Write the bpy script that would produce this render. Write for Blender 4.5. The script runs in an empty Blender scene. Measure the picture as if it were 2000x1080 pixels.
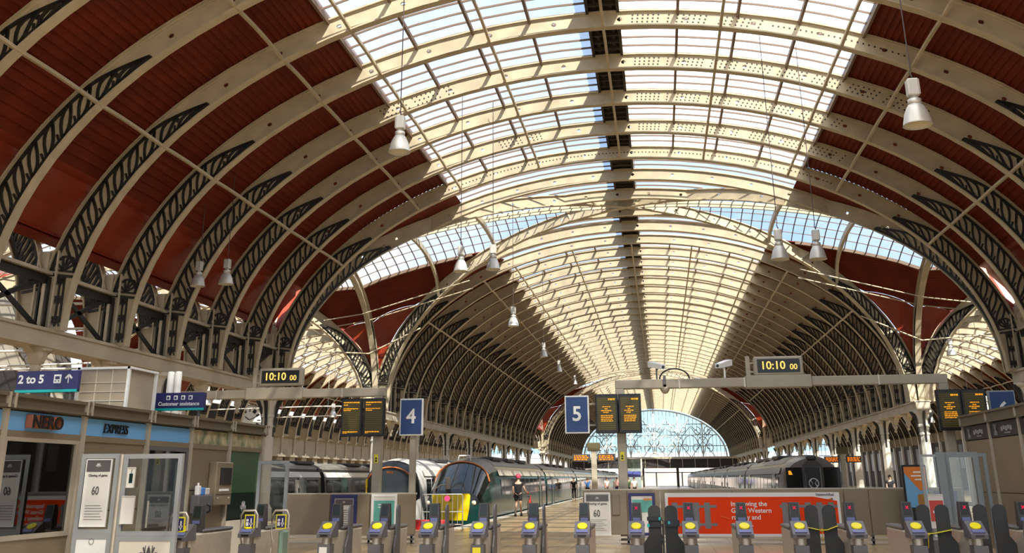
import bpy, bmesh, math, random
from math import sin, cos, pi, sqrt, radians
from mathutils import Vector, Matrix
random.seed(7)
S = bpy.context.scene
COL = S.collection

# ---------------------------------------------------------------- camera
def make_camera():
    F, yw, p, ro = 1933.92, 0.14029, 0.32208, -0.006658
    cam = bpy.data.cameras.new('camera'); cam.sensor_fit = 'HORIZONTAL'; cam.sensor_width = 36.0
    cam.lens = F / 2000 * 36.0; cam.shift_y = -(540 - 290) / 2000; cam.clip_end = 2000; cam.clip_start = 0.05
    c, s, cp, sp, cr, sr = cos(yw), sin(yw), cos(p), sin(p), cos(ro), sin(ro)
    R = Vector((c, s, 0)); Dv = Vector((-s*cp, c*cp, sp)); U = Vector((s*sp, -c*sp, cp))
    R2 = R*cr + U*sr; U2 = R*(-sr) + U*cr
    m = Matrix(((R2.x, U2.x, -Dv.x, 1.19), (R2.y, U2.y, -Dv.y, 0.0), (R2.z, U2.z, -Dv.z, 1.7), (0, 0, 0, 1)))
    o = bpy.data.objects.new('camera', cam); o.matrix_world = m
    COL.objects.link(o); S.camera = o
make_camera()

# ---------------------------------------------------------------- sky, sun, exposure
SUN_DIR = Vector((-0.33, 0.64, -0.66))
def make_light():
    w = bpy.data.worlds.new('sky'); S.world = w; w.use_nodes = True
    nt = w.node_tree; nt.nodes.clear()
    out = nt.nodes.new('ShaderNodeOutputWorld'); bg = nt.nodes.new('ShaderNodeBackground')
    tc = nt.nodes.new('ShaderNodeTexCoord'); nz = nt.nodes.new('ShaderNodeTexNoise'); rp = nt.nodes.new('ShaderNodeValToRGB')
    nz.inputs['Scale'].default_value = 2.6; nz.inputs['Detail'].default_value = 5
    rp.color_ramp.elements[0].position = 0.42; rp.color_ramp.elements[0].color = (0.42, 0.62, 0.95, 1)
    rp.color_ramp.elements[1].position = 0.66; rp.color_ramp.elements[1].color = (0.95, 0.97, 1.0, 1)
    nt.links.new(tc.outputs['Generated'], nz.inputs['Vector']); nt.links.new(nz.outputs['Fac'], rp.inputs['Fac'])
    sx = nt.nodes.new('ShaderNodeSeparateXYZ'); mr = nt.nodes.new('ShaderNodeMapRange'); mx = nt.nodes.new('ShaderNodeMix'); mx.data_type = 'RGBA'
    mr.inputs['From Min'].default_value = 0.0; mr.inputs['From Max'].default_value = 0.17; mr.inputs['To Min'].default_value = 0.85; mr.inputs['To Max'].default_value = 0.0
    nt.links.new(tc.outputs['Generated'], sx.inputs[0]); nt.links.new(sx.outputs['Z'], mr.inputs['Value']); nt.links.new(mr.outputs['Result'], mx.inputs[0])
    mx.inputs[7].default_value = (0.86, 0.95, 0.95, 1); nt.links.new(rp.outputs['Color'], mx.inputs[6])
    nt.links.new(mx.outputs[2], bg.inputs['Color']); bg.inputs['Strength'].default_value = 1.0
    nt.links.new(bg.outputs['Background'], out.inputs['Surface'])
    sd = bpy.data.lights.new('sun', 'SUN'); sd.energy = 9.5; sd.angle = radians(0.6); sd.color = (1.0, 0.93, 0.80)
    so = bpy.data.objects.new('sun', sd); COL.objects.link(so)
    so.rotation_euler = SUN_DIR.to_track_quat('-Z', 'Y').to_euler(); so.location = (30, -60, 60)
make_light()
S.view_settings.view_transform = 'Standard'; S.view_settings.look = 'None'
S.view_settings.exposure = 0.68; S.view_settings.gamma = 1.0; S.view_settings.use_curve_mapping = False
S.cycles.max_bounces = 7; S.cycles.diffuse_bounces = 4; S.cycles.glossy_bounces = 3
S.cycles.transmission_bounces = 5; S.cycles.transparent_max_bounces = 10
S.cycles.use_denoising = True; S.cycles.caustics_reflective = False; S.cycles.caustics_refractive = False
S.cycles.sample_clamp_indirect = 6.0

# ---------------------------------------------------------------- materials
MATS = {}
def mat(name, col, rough=0.6, metal=0.0, var=0.0, vscale=3.0, emit=None, estr=1.0, bump=0.0, spec=0.5, dirt=None):
    if name in MATS: return MATS[name]
    m = bpy.data.materials.new(name); m.use_nodes = True; nt = m.node_tree
    b = nt.nodes['Principled BSDF']
    b.inputs['Base Color'].default_value = (*col, 1); b.inputs['Roughness'].default_value = rough
    b.inputs['Metallic'].default_value = metal; b.inputs['Specular IOR Level'].default_value = spec
    if var or bump:
        tc = nt.nodes.new('ShaderNodeTexCoord'); nz = nt.nodes.new('ShaderNodeTexNoise')
        nz.inputs['Scale'].default_value = vscale; nz.inputs['Detail'].default_value = 6
        nt.links.new(tc.outputs['Object'], nz.inputs['Vector'])
        if var:
            rp = nt.nodes.new('ShaderNodeValToRGB')
            lo = [max(0, c*(1-var)) for c in col] if dirt is None else dirt
            rp.color_ramp.elements[0].position = 0.3; rp.color_ramp.elements[0].color = (*lo, 1)
            rp.color_ramp.elements[1].position = 0.65; rp.color_ramp.elements[1].color = (*col, 1)
            nt.links.new(nz.outputs['Fac'], rp.inputs['Fac']); nt.links.new(rp.outputs['Color'], b.inputs['Base Color'])
        if bump:
            bp = nt.nodes.new('ShaderNodeBump'); bp.inputs['Strength'].default_value = bump
            nt.links.new(nz.outputs['Fac'], bp.inputs['Height']); nt.links.new(bp.outputs['Normal'], b.inputs['Normal'])
    if emit is not None:
        b.inputs['Emission Color'].default_value = (*emit, 1); b.inputs['Emission Strength'].default_value = estr
    MATS[name] = m; return m

def roof_glass(name, tint, trans, diff):
    m = bpy.data.materials.new(name); m.use_nodes = True; nt = m.node_tree; nt.nodes.clear()
    out = nt.nodes.new('ShaderNodeOutputMaterial'); tr = nt.nodes.new('ShaderNodeBsdfTransparent')
    tl = nt.nodes.new('ShaderNodeBsdfTranslucent'); mx = nt.nodes.new('ShaderNodeMixShader')
    tc = nt.nodes.new('ShaderNodeTexCoord'); nz = nt.nodes.new('ShaderNodeTexNoise'); nz.inputs['Scale'].default_value = 1.4
    nz.inputs['Detail'].default_value = 5
    mr = nt.nodes.new('ShaderNodeMapRange'); mr.inputs['From Min'].default_value = 0.3; mr.inputs['From Max'].default_value = 0.7
    mr.inputs['To Min'].default_value = trans - 0.1; mr.inputs['To Max'].default_value = trans + 0.1
    nt.links.new(tc.outputs['Object'], nz.inputs['Vector']); nt.links.new(nz.outputs['Fac'], mr.inputs['Value'])
    tr.inputs['Color'].default_value = (*tint, 1); tl.inputs['Color'].default_value = (*diff, 1)
    nt.links.new(mr.outputs['Result'], mx.inputs[0]); nt.links.new(tl.outputs[0], mx.inputs[1]); nt.links.new(tr.outputs[0], mx.inputs[2])
    nt.links.new(mx.outputs[0], out.inputs['Surface']); MATS[name] = m; return m

def pane(name, tint, refl=0.12):
    m = bpy.data.materials.new(name); m.use_nodes = True; nt = m.node_tree; nt.nodes.clear()
    out = nt.nodes.new('ShaderNodeOutputMaterial'); tr = nt.nodes.new('ShaderNodeBsdfTransparent')
    gl = nt.nodes.new('ShaderNodeBsdfGlossy'); mx = nt.nodes.new('ShaderNodeMixShader'); fr = nt.nodes.new('ShaderNodeFresnel')
    ma = nt.nodes.new('ShaderNodeMath'); ma.operation = 'ADD'; ma.inputs[1].default_value = refl; fr.inputs['IOR'].default_value = 1.35
    tr.inputs['Color'].default_value = (*tint, 1); gl.inputs['Roughness'].default_value = 0.02
    nt.links.new(fr.outputs[0], ma.inputs[0]); nt.links.new(ma.outputs[0], mx.inputs[0])
    nt.links.new(tr.outputs[0], mx.inputs[1]); nt.links.new(gl.outputs[0], mx.inputs[2]); nt.links.new(mx.outputs[0], out.inputs['Surface'])
    MATS[name] = m; return m

M_CREAM = mat('cream_paint', (0.53, 0.445, 0.305), 0.5, var=0.22, vscale=1.6)
M_STONE = mat('cream_iron', (0.56, 0.48, 0.36), 0.55, var=0.2, vscale=1.2)
M_COLUMN = mat('white_iron', (0.70, 0.65, 0.56), 0.5, var=0.15, vscale=1.2)
M_IRON = mat('dark_iron', (0.022, 0.019, 0.014), 0.55, var=0.35, vscale=4)
M_PLANK = mat('oxblood_boards', (0.165, 0.022, 0.007), 0.7, var=0.35, vscale=1.1, spec=0.2)
M_REDPANEL = mat('red_sheet', (0.30, 0.035, 0.010), 0.45, var=0.25, vscale=0.8)
M_BAR = mat('glazing_bar', (0.16, 0.10, 0.065), 0.6)
M_LANTERN = mat('ridge_timber', (0.045, 0.030, 0.018), 0.8, var=0.4, vscale=2)
M_GLASS = roof_glass('roof_glass_clear', (0.78, 0.80, 0.82), 0.66, (0.32, 0.33, 0.34))
M_GLASS_E = roof_glass('roof_glass_opal_sunlit', (0.88, 0.89, 0.90), 0.52, (0.86, 0.86, 0.85))  # opal panes on the right, whitened further for the sun glow there
M_SUN_DIFFUSER = roof_glass('roof_glass_sun_diffuser', (0.8, 0.8, 0.8), 0.12, (0.80, 0.80, 0.79))  # frosting added to scatter the sun before it stripes the gates
M_CLEAR = roof_glass('clear_roof_glass', (0.76, 0.80, 0.84), 0.90, (0.3, 0.32, 0.34))

# ---------------------------------------------------------------- mesh kit
class MB:
    weld = False
    def __init__(s): s.v = []; s.f = []; s.sm = []
    def add(s, vs, fs, smooth=False):
        n = len(s.v); s.v += [tuple(v) for v in vs]
        for f in fs: s.f.append(tuple(i + n for i in f)); s.sm.append(smooth)
    def box(s, x0, x1, y0, y1, z0, z1):
        s.add([(x0,y0,z0),(x1,y0,z0),(x1,y1,z0),(x0,y1,z0),(x0,y0,z1),(x1,y0,z1),(x1,y1,z1),(x0,y1,z1)],
              [(0,3,2,1),(4,5,6,7),(0,1,5,4),(1,2,6,5),(2,3,7,6),(3,0,4,7)])
        return s
    def cbox(s, c, d):
        return s.box(c[0]-d[0]/2, c[0]+d[0]/2, c[1]-d[1]/2, c[1]+d[1]/2, c[2]-d[2]/2, c[2]+d[2]/2)
    def bbox(s, x0, x1, y0, y1, z0, z1, r=0.01):
        # box with chamfered vertical and top edges
        r = min(r, (x1-x0)*.45, (y1-y0)*.45, (z1-z0)*.45)
        def ring(i, z): return [(x0+i,y0+r,z),(x0+r,y0+i,z),(x1-r,y0+i,z),(x1-i,y0+r,z),(x1-i,y1-r,z),(x1-r,y1-i,z),(x0+r,y1-i,z),(x0+i,y1-r,z)]
        s.loft([ring(r*.7, z0), ring(0, z0+r), ring(0, z1-r), ring(r*.7, z1)], caps=True); return s
    def loft(s, rings, caps=False, closed=True, smooth=False):
        n = len(rings[0]); vs = [p for r in rings for p in r]; fs = []
        for i in range(len(rings)-1):
            for j in range(n if closed else n-1):
                a = i*n+j; b = i*n+(j+1) % n; fs.append((a, b, b+n, a+n))
        s.add(vs, fs, smooth)
        if caps: s.add(rings[0], [tuple(range(n-1, -1, -1))]); s.add(rings[-1], [tuple(range(n))])
        return s
    def tube(s, pts, r, n=6, caps=True, smooth=True):
        pts = [Vector(p) for p in pts]; rings = []
        for i, p in enumerate(pts):
            d = (pts[min(i+1, len(pts)-1)] - pts[max(i-1, 0)]).normalized()
            u = d.cross(Vector((0,0,1)))
            if u.length < 1e-3: u = d.cross(Vector((1,0,0)))
            u.normalize(); w = u.cross(d); rr = r[i] if isinstance(r, (list, tuple)) else r
            rings.append([p + u*rr*cos(2*pi*k/n+pi/n) + w*rr*sin(2*pi*k/n+pi/n) for k in range(n)])
        return s.loft(rings, caps=caps, smooth=smooth)
    def bar(s, a, b, w, h=None, up=(0,0,1)):
        h = w if h is None else h; a = Vector(a); b = Vector(b); d = (b-a).normalized()
        u = d.cross(Vector(up))
        if u.length < 1e-4: u = d.cross(Vector((1,0,0)))
        u.normalize(); v = u.cross(d); q = [(-w/2,-h/2),(w/2,-h/2),(w/2,h/2),(-w/2,h/2)]
        return s.loft([[p+u*x+v*z for x, z in q] for p in (a, b)], caps=True)
    def lathe(s, prof, n=16, c=(0,0,0), smooth=True, caps=True, rot=0.0):
        return s.loft([[(c[0]+r*cos(2*pi*k/n+rot), c[1]+r*sin(2*pi*k/n+rot), c[2]+z) for k in range(n)] for r, z in prof], caps=caps, smooth=smooth)
    def prism(s, poly, y0, y1, axis='y'):
        def P(p, t):
            if axis == 'y': return (p[0], t, p[1])
            if axis == 'x': return (t, p[0], p[1])
            return (p[0], p[1], t)
        a = [P(p, y0) for p in poly]; b = [P(p, y1) for p in poly]
        return s.loft([a, b], caps=True)
    def disc(s, c, r, n=16, axis='y', d=0.01):
        pl = [(c[0]+r*cos(2*pi*k/n), c[2]+r*sin(2*pi*k/n)) for k in range(n)] if axis == 'y' else \
             [(c[1]+r*cos(2*pi*k/n), c[2]+r*sin(2*pi*k/n)) for k in range(n)] if axis == 'x' else \
             [(c[0]+r*cos(2*pi*k/n), c[1]+r*sin(2*pi*k/n)) for k in range(n)]
        t = c[1] if axis == 'y' else c[0] if axis == 'x' else c[2]
        return s.prism(pl, t-d/2, t+d/2, axis)
    def xf(s, m):
        s.v = [tuple(m @ Vector(v)) for v in s.v]; return s
    def mesh(s, name, m):
        me = bpy.data.meshes.new(name); me.from_pydata(s.v, [], s.f)
        me.polygons.foreach_set('use_smooth', s.sm); me.materials.append(m); me.update()
        bm = bmesh.new(); bm.from_mesh(me); 
        if s.weld: bmesh.ops.remove_doubles(bm, verts=bm.verts, dist=.001)
        bmesh.ops.recalc_face_normals(bm, faces=bm.faces); bm.to_mesh(me); bm.free()
        return me
    def build(s, name, m, parent=None):
        o = bpy.data.objects.new(name, s.mesh(name, m)); COL.objects.link(o)
        if parent: o.parent = parent
        return o

def inst(name, me, parent=None, loc=(0,0,0), rz=0.0):
    o = bpy.data.objects.new(name, me); COL.objects.link(o); o.location = loc; o.rotation_euler = (0,0,rz)
    if parent: o.parent = parent
    return o
def tag(o, label=None, cat=None, group=None, kind=None):
    if label: o['label'] = label
    if cat: o['category'] = cat
    if group: o['group'] = group
    if kind: o['kind'] = kind
    return o
def thing(name, label, cat, loc=(0,0,0), rz=0.0, group=None):
    o = bpy.data.objects.new(name, None); COL.objects.link(o); o.location = loc; o.rotation_euler = (0,0,rz)
    o.empty_display_size = 0.1
    return tag(o, label, cat, group)
def struct(o): o['kind'] = 'structure'; return o
def copy_tree(o, parent=None):
    c = o.copy(); COL.objects.link(c)
    if parent: c.parent = parent
    for ch in list(o.children): copy_tree(ch, c)
    return c
def text_mb(body, size, depth=0.004, align='CENTER', font_shear=0.0, res=3, sx=1.0, bold=0.016):
    # lettering as a mesh builder lying in the x-z plane, facing -y
    cu = bpy.data.curves.new('lettering', 'FONT'); cu.body = body; cu.size = size; cu.extrude = depth/2
    cu.align_x = align; cu.align_y = 'CENTER'; cu.shear = font_shear; cu.resolution_u = res; cu.offset = size*bold
    ob = bpy.data.objects.new('lettering', cu); COL.objects.link(ob)
    bpy.context.view_layer.update()
    me = bpy.data.meshes.new_from_object(ob.evaluated_get(bpy.context.evaluated_depsgraph_get()))
    mb = MB(); mb.add([(v.co.x*sx, -v.co.z, v.co.y) for v in me.vertices], [tuple(p.vertices) for p in me.polygons])
    bpy.data.objects.remove(ob); bpy.data.curves.remove(cu); bpy.data.meshes.remove(me)
    return mb
def T(x, y, z, rz=0.0): return Matrix.Translation((x, y, z)) @ Matrix.Rotation(rz, 4, 'Z')
# ================================================================ TRAIN SHED
SP = 3.66
def YK(k): return 45.4 - SP*k
ZS = 5.9
class Hall:
    def __init__(s, xc, a, b, ao, bo, glass):
        s.xc, s.a, s.b, s.ao, s.bo, s.glass = xc, a, b, ao, bo, glass
    def zin(s, x): return ZS + s.b*sqrt(max(0, 1-(x/s.a)**2))
    def zout(s, x): return ZS + 0.04 + s.bo*sqrt(max(0, 1-(x/s.ao)**2))
NAVE = Hall(0.0, 16.0, 10.35, 16.9, 10.81, 8.42)
WEST = Hall(-27.05, 9.65, 7.6, 10.4, 8.06, 6.6)
EAST = Hall(27.3, 9.9, 7.8, 10.6, 8.26, 6.6)
YC, YD = 54.55, 9.15           # centre and half depth of the crossing
YC2 = YK(-26) + 9.15

def rib_mb(a, b, ao, bo, t0=0.0, t1=pi, cells=46, holes=True, wt=0.05, fw=0.30):
    # curved plate girder in the x-z plane: pierced web and two flanges
    m = MB(); th = [t0+(t1-t0)*i/cells for i in range(cells+1)]
    def P(t, w): return ((a+(ao-a)*w)*cos(t), ZS + 0.04*w + (b+(bo-b)*w)*sin(t))
    for side in (-1, 1):
        y = side*wt/2
        for i in range(cells):
            ta, tb = th[i], th[i+1]
            q = [P(ta,0), P(tb,0), P(tb,1), P(ta,1)]
            if holes and i % 2 == 0 and 0.62 < (ta+tb)/2 < pi-0.62:
                tm = (ta+tb)/2; c = P(tm, .48)
                mid = lambda p, r: ((p[0]+r[0])/2, (p[1]+r[1])/2)
                ring = [q[0], mid(q[0],q[1]), q[1], mid(q[1],q[2]), q[2], mid(q[2],q[3]), q[3], mid(q[3],q[0])]
                inn = []
                for p in ring:
                    d = sqrt((p[0]-c[0])**2+(p[1]-c[1])**2); inn.append((c[0]+(p[0]-c[0])/d*.085, c[1]+(p[1]-c[1])/d*.085))
                m.add([(p[0], y, p[1]) for p in ring+inn], [(j, (j+1) % 8, 8+(j+1) % 8, 8+j) for j in range(8)])
            else:
                m.add([(p[0], y, p[1]) for p in q], [(0,1,2,3)])
    for w, half, th_ in ((0.0, fw/2, 0.05), (1.0, fw*.42, 0.05)):
        rings = []
        for t in th:
            p = P(t, w); n = Vector((cos(t)*b, 0, sin(t)*a)).normalized(); k = -1 if w == 0 else 1
            rings.append([(p[0], -half, p[1]), (p[0], half, p[1]), (p[0]+n.x*th_*k, half, p[1]+n.z*th_*k), (p[0]+n.x*th_*k, -half, p[1]+n.z*th_*k)])
        m.loft(rings, caps=True)
    # angle iron line of rivets under the outer flange
    for side in (-1, 1):
        rings = [[(P(t,.9)[0], side*.028, P(t,.9)[1]), (P(t,.9)[0], side*.05, P(t,.9)[1]), (P(t,1)[0], side*.05, P(t,1)[1]), (P(t,1)[0], side*.028, P(t,1)[1])] for t in th]
        m.loft(rings)
    return m

def tracery_mb(a, b, ao, bo, tend=0.715, cells=9, thick=0.072, detail=1):
    # wrought scrollwork on both faces of the haunch, right-hand side (mirror for the left)
    m = MB(); T0 = 0.165
    def P(s, w):
        if s > .8: w = .04 + (w-.04)*(1-.88*((s-.8)/.2)**1.3 if s < 1 else .12)
        t = T0 + (tend-T0)*s; g = 0.045
        return ((a+g+(ao-a-2*g)*w)*cos(t), ZS+0.04*w+(b+g+(bo-b-2*g)*w)*sin(t))
    def curve(pts, wd=thick, faces=(-1, 1)):
        for f in faces:
            rings = []
            for i, p in enumerate(pts):
                q0 = pts[max(i-1,0)]; q1 = pts[min(i+1,len(pts)-1)]
                dx, dz = q1[0]-q0[0], q1[1]-q0[1]; L = sqrt(dx*dx+dz*dz) or 1; nx, nz = -dz/L*wd/2, dx/L*wd/2
                rings.append([(p[0]-nx, f*.025, p[1]-nz), (p[0]-nx, f*.08, p[1]-nz), (p[0]+nx, f*.08, p[1]+nz), (p[0]+nx, f*.025, p[1]+nz)])
            m.loft(rings, caps=True)
    N = 24
    curve([P(i/N, .05) for i in range(N+1)], thick*1.5)
    curve([P(i/N, .93) for i in range(N+1)], thick*1.25)
    d = 0.90/cells
    for i in range(cells):
        s0 = .03 + i*d; L = 1.65*d; k = 6
        curve([P(s0+L*j/k, .05+.88*sin(pi/2*j/k)) for j in range(k+1)], thick*1.05)
        curve([P(s0+L*j/k, .05+.88*(1-cos(pi/2*j/k))) for j in range(k+1)], thick*1.05)
        curve([P(s0+L-.02*j, .93-.16*j) for j in range(3)], thick*1.1)
        curve([P(s0+L*.5+d*.3*j/3, .05+.30*j/3) for j in range(4)], thick*.8)
    # rosette fan at the foot
    for q in range(7):
        an = pi*q/6
        curve([P(.005+.085*sin(an)*j/3, .5-.44*cos(an)*j/3) for j in range(4)], thick*.8)
    curve([P(.005+.075*sin(pi*q/10), .5-.44*cos(pi*q/10)) for q in range(11)], thick*.9)
    curve([P(-.02, .03+.94*j/4) for j in range(5)], thick*1.1)
    return m

def lower_tracery_mb():
    # pointed-arch panels between the rib foot and the post, below the strut (about the post axis)
    m = MB()
    for f in (-1, 1):
        for x in (-.58, -.44, -.30):
            m.box(x-.024, x+.024, f*.045-.03, f*.045+.03, 6.15, 7.5)
        for z in (7.47, 6.90, 6.30):
            m.box(-.60, -.28, f*.045-.03, f*.045+.03, z-.035, z+.035)
            for x in (-.51, -.37):
                m.bar((x-.07, f*.045, z-.26), (x, f*.045, z-.05), .04); m.bar((x+.07, f*.045, z-.26), (x, f*.045, z-.05), .04)
    return m

# -- shared meshes
def mirror(mb): mb.v = [(-v[0], v[1], v[2]) for v in mb.v]; mb.f = [tuple(reversed(f)) for f in mb.f]; return mb
def rib_set(h, cells):
    d = {}
    d['rib'] = rib_mb(h.a, h.b, h.ao, h.bo, cells=cells).mesh('roof_arch', M_CREAM)
    te = 0.72
    d['R'] = tracery_mb(h.a, h.b, h.ao, h.bo, te).mesh('scrollwork', M_IRON)
    d['L'] = mirror(tracery_mb(h.a, h.b, h.ao, h.bo, te)).mesh('scrollwork', M_IRON)
    return d
RS = {'nave': rib_set(NAVE, 46), 'west': rib_set(WEST, 30), 'east': rib_set(EAST, 30)}
HALLS = {'nave': NAVE, 'west': WEST, 'east': EAST}

def place_rib(key, y, name='roof_arch'):
    h = HALLS[key]
    r = struct(inst(name, RS[key]['rib'], None, (h.xc, y, 0)))
    inst('scrollwork', RS[key]['R'], r); inst('scrollwork', RS[key]['L'], r)
    return r
NEAR_K = list(range(0, 12)); MID_K = list(range(-26, -4)); FAR_K = list(range(-50, -30))
for k in NEAR_K:
    for key in ('nave', 'west', 'east'):
        place_rib(key, YK(k))
for k in MID_K:
    for key in ('nave', 'west', 'east'): place_rib(key, YK(k))
for k in FAR_K: place_rib('nave', YK(k))
for k in range(-50, -26):
    for key in ('west', 'east'): place_rib(key, YK(k))

# perforated plates: dark squares in place of holes, crowns of four near arches
def hole_dots(k, spans, rows):
    m = MB()
    for x0, x1 in spans:
        n = int((x1-x0)/0.17)
        for i in range(n+1):
            x = x0+(x1-x0)*i/n
            if (i % 7) == 6 and len(rows) > 1: continue
            t = math.acos(max(-1, min(1, x/16.45)))
            for w in rows:
                px, pz = (16+.9*w)*cos(t), ZS+.04*w+(10.35+.46*w)*sin(t)
                m.box(px-.027, px+.027, -.034, -.024, pz-.027, pz+.027)
    o = m.build('perforated_plate', M_IRON); o.location = (0, YK(k), 0); struct(o)
hole_dots(4, ((1.0,2.2),(2.5,3.6),(3.9,5.2)), (.25,.5,.75)); hole_dots(4, ((5.6,9.6),), (.5,))
hole_dots(3, ((1.0,2.2),(2.6,11.0)), (.25,.5,.75)); hole_dots(3, ((-8.6,-6.0),), (.2,.5,.8))
hole_dots(2, ((1.0,2.2),(2.6,8.8)), (.25,.5,.75)); hole_dots(1, ((1.0,2.2),(2.5,5.2),(5.8,9.5)), (.25,.5,.75)); hole_dots(1, ((-5.2,-3.4),), (.25,.5,.75))
hole_dots(0, ((-8.5,9.6),), (.5,))

# -- boarding, glazing and purlins of a straight length of hall
def boards(h, side, x0, x1, y0, y1, planks=40):
    m = MB(); pr = []
    # corrugated profile across the planks
    for i in range(planks):
        for f, dz in ((0.0, .0), (0.05, .07), (0.80, .03), (1.0, .0)):
            x = x0+(x1-x0)*(i+f*.999)/planks
            pr.append((h.xc+side*x, h.zout(x)+0.05+dz*1.3))
    top = [(p[0], p[1]+.12) for p in pr]
    ys = [y0, y1]
    m.loft([[(p[0], y, p[1]) for p in pr] for y in ys], closed=False)
    m.loft([[(p[0], y, p[1]) for p in top] for y in ys], closed=False)
    return m
def gutter_sheet(h, side, x0, y0, y1):
    m = MB(); ze = h.zout(x0)+.05
    w = h.ao - x0 + 0.05; q = 1.0 if h is NAVE else .5
    pr = [(x0, ze), (x0+w*.22, ze-.12*q), (x0+w*.24, ze-.34*q), (x0+w*.62, ze-.95*q), (x0+w*.66, ze-1.05*q), (x0+w, ze-1.9*q)]
    n = max(1, int((y1-y0)/SP+.5))
    m.loft([[(h.xc+side*x, y, z) for x, z in pr] for y in (y0, y1)], closed=False)
    m.loft([[(h.xc+side*x, y, z+.1) for x, z in pr] for y in (y0, y1)], closed=False)
    return m
def glazing(h, y0, y1, step, xs=14):
    g = MB(); b = MB()
    def arc(y, dz):
        out = []
        for sd in (-1, 1):
            pts = [(h.xc+sd*x, y, h.zout(x)+dz) for x in [0.55+(h.glass-0.55)*i/xs for i in range(xs+1)]]
            out.append(pts)
        return out
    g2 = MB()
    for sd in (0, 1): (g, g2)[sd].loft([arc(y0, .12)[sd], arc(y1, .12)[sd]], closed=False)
    n = int(round((y1-y0)/step))
    for i in range(1, n):
        y = y0+(y1-y0)*i/n
        for pts in arc(y, .10):
            b.loft([[(p[0], p[1]-.017, p[2]-.05), (p[0], p[1]+.017, p[2]-.05), (p[0], p[1]+.017, p[2]+.02), (p[0], p[1]-.017, p[2]+.02)] for p in pts[::2]])
    # roof-level purlins
    npur = 4
    for sd in (-1, 1):
        for i in range(1, npur+1):
            x = 0.55+(h.glass-0.55)*i/npur; z = h.zout(x)
            b.box(h.xc+sd*x-.045, h.xc+sd*x+.045, y0, y1, z-.10, z+.05)
    return g, g2, b
def lantern(h, y0, y1):
    m = MB(); z = h.zout(0)
    for sd in (-1, 1):
        m.box(h.xc+sd*.52-.05, h.xc+sd*.52+.05, y0, y1, z-.02, z+.7)
        m.box(h.xc+sd*.28-.05, h.xc+sd*.28+.05, y0, y1, z+.12, z+.24)
    m.box(h.xc-.62, h.xc+.62, y0, y1, z+.62, z+.72)
    n = int((y1-y0)/.61)
    for i in range(n): m.box(h.xc-.5, h.xc+.5, y0+.61*i, y0+.61*i+.09, z+.02, z+.12)
    return m
def purlins(h, ys, xs):
    m = MB()
    for x in xs:
        z = h.zin(x)
        nrm = Vector((x*h.b/h.a, 0, (z-ZS)*h.a/h.b)).normalized()
        for a_, b_ in zip(ys[:-1], ys[1:]):
            pts = []
            for j in range(7):
                f = j/6; up = .14*sin(pi*f)
                pts.append((h.xc+x+nrm.x*up, a_+(b_-a_)*f, z+nrm.z*up-.02))
            m.tube(pts, .065, 4, caps=False, smooth=False)
    return m
PX = {'nave': (-13.47,-9.77,-7.68,-3.89,0,3.89,7.68,9.77,13.47), 'west': (-7.9,-5.0,-2.5,0,2.5,5.0,7.9), 'east': (-8.1,-5.1,-2.5,0,2.5,5.1,8.1)}
def length(key, k0, k1, y0=None, fine=True, sun_diffuser=False, glass=None):
    h = HALLS[key]; h.glass = glass or h.glass; ya = YK(k0) if y0 is None else y0; yb = YK(k1)
    ed = 15.4 if key == 'nave' else h.ao-1.1
    for sd in (-1, 1):
        struct(boards(h, sd, h.glass, ed, ya, yb, 36 if key == 'nave' else 24).build('roof_boarding', M_PLANK))
        struct(gutter_sheet(h, sd, ed, ya, yb).build('roof_gutter_sheet', M_REDPANEL))
    g, g2, b = glazing(h, ya, yb, .732 if fine else 1.22)
    r = struct(g.build('roof_glazing', M_SUN_DIFFUSER if sun_diffuser else M_GLASS)); b.build('glazing_bar', M_BAR, r)
    struct(g2.build('roof_glazing', M_SUN_DIFFUSER if sun_diffuser else M_GLASS_E))
    struct(lantern(h, ya, yb).build('roof_ridge_lantern', M_LANTERN))
    ks = range(k0, k1-1, -1)
    struct(purlins(h, [YK(k) for k in ks], PX[key]).build('roof_purlin', M_CREAM))
for key in ('nave', 'west', 'east'):
    gl = None if key == 'nave' else 5.3
    length(key, 12, 7, y0=-9.0, fine=False, sun_diffuser=True, glass=gl)  # near panes, mostly out of view, frosted only to soften the sun
    length(key, 7, 0, glass=gl)
    length(key, -5, -26 if key == 'nave' else -50, fine=(key == 'nave'), glass=None if key == 'nave' else 6.6)
length('nave', -31, -50, fine=False)

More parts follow.
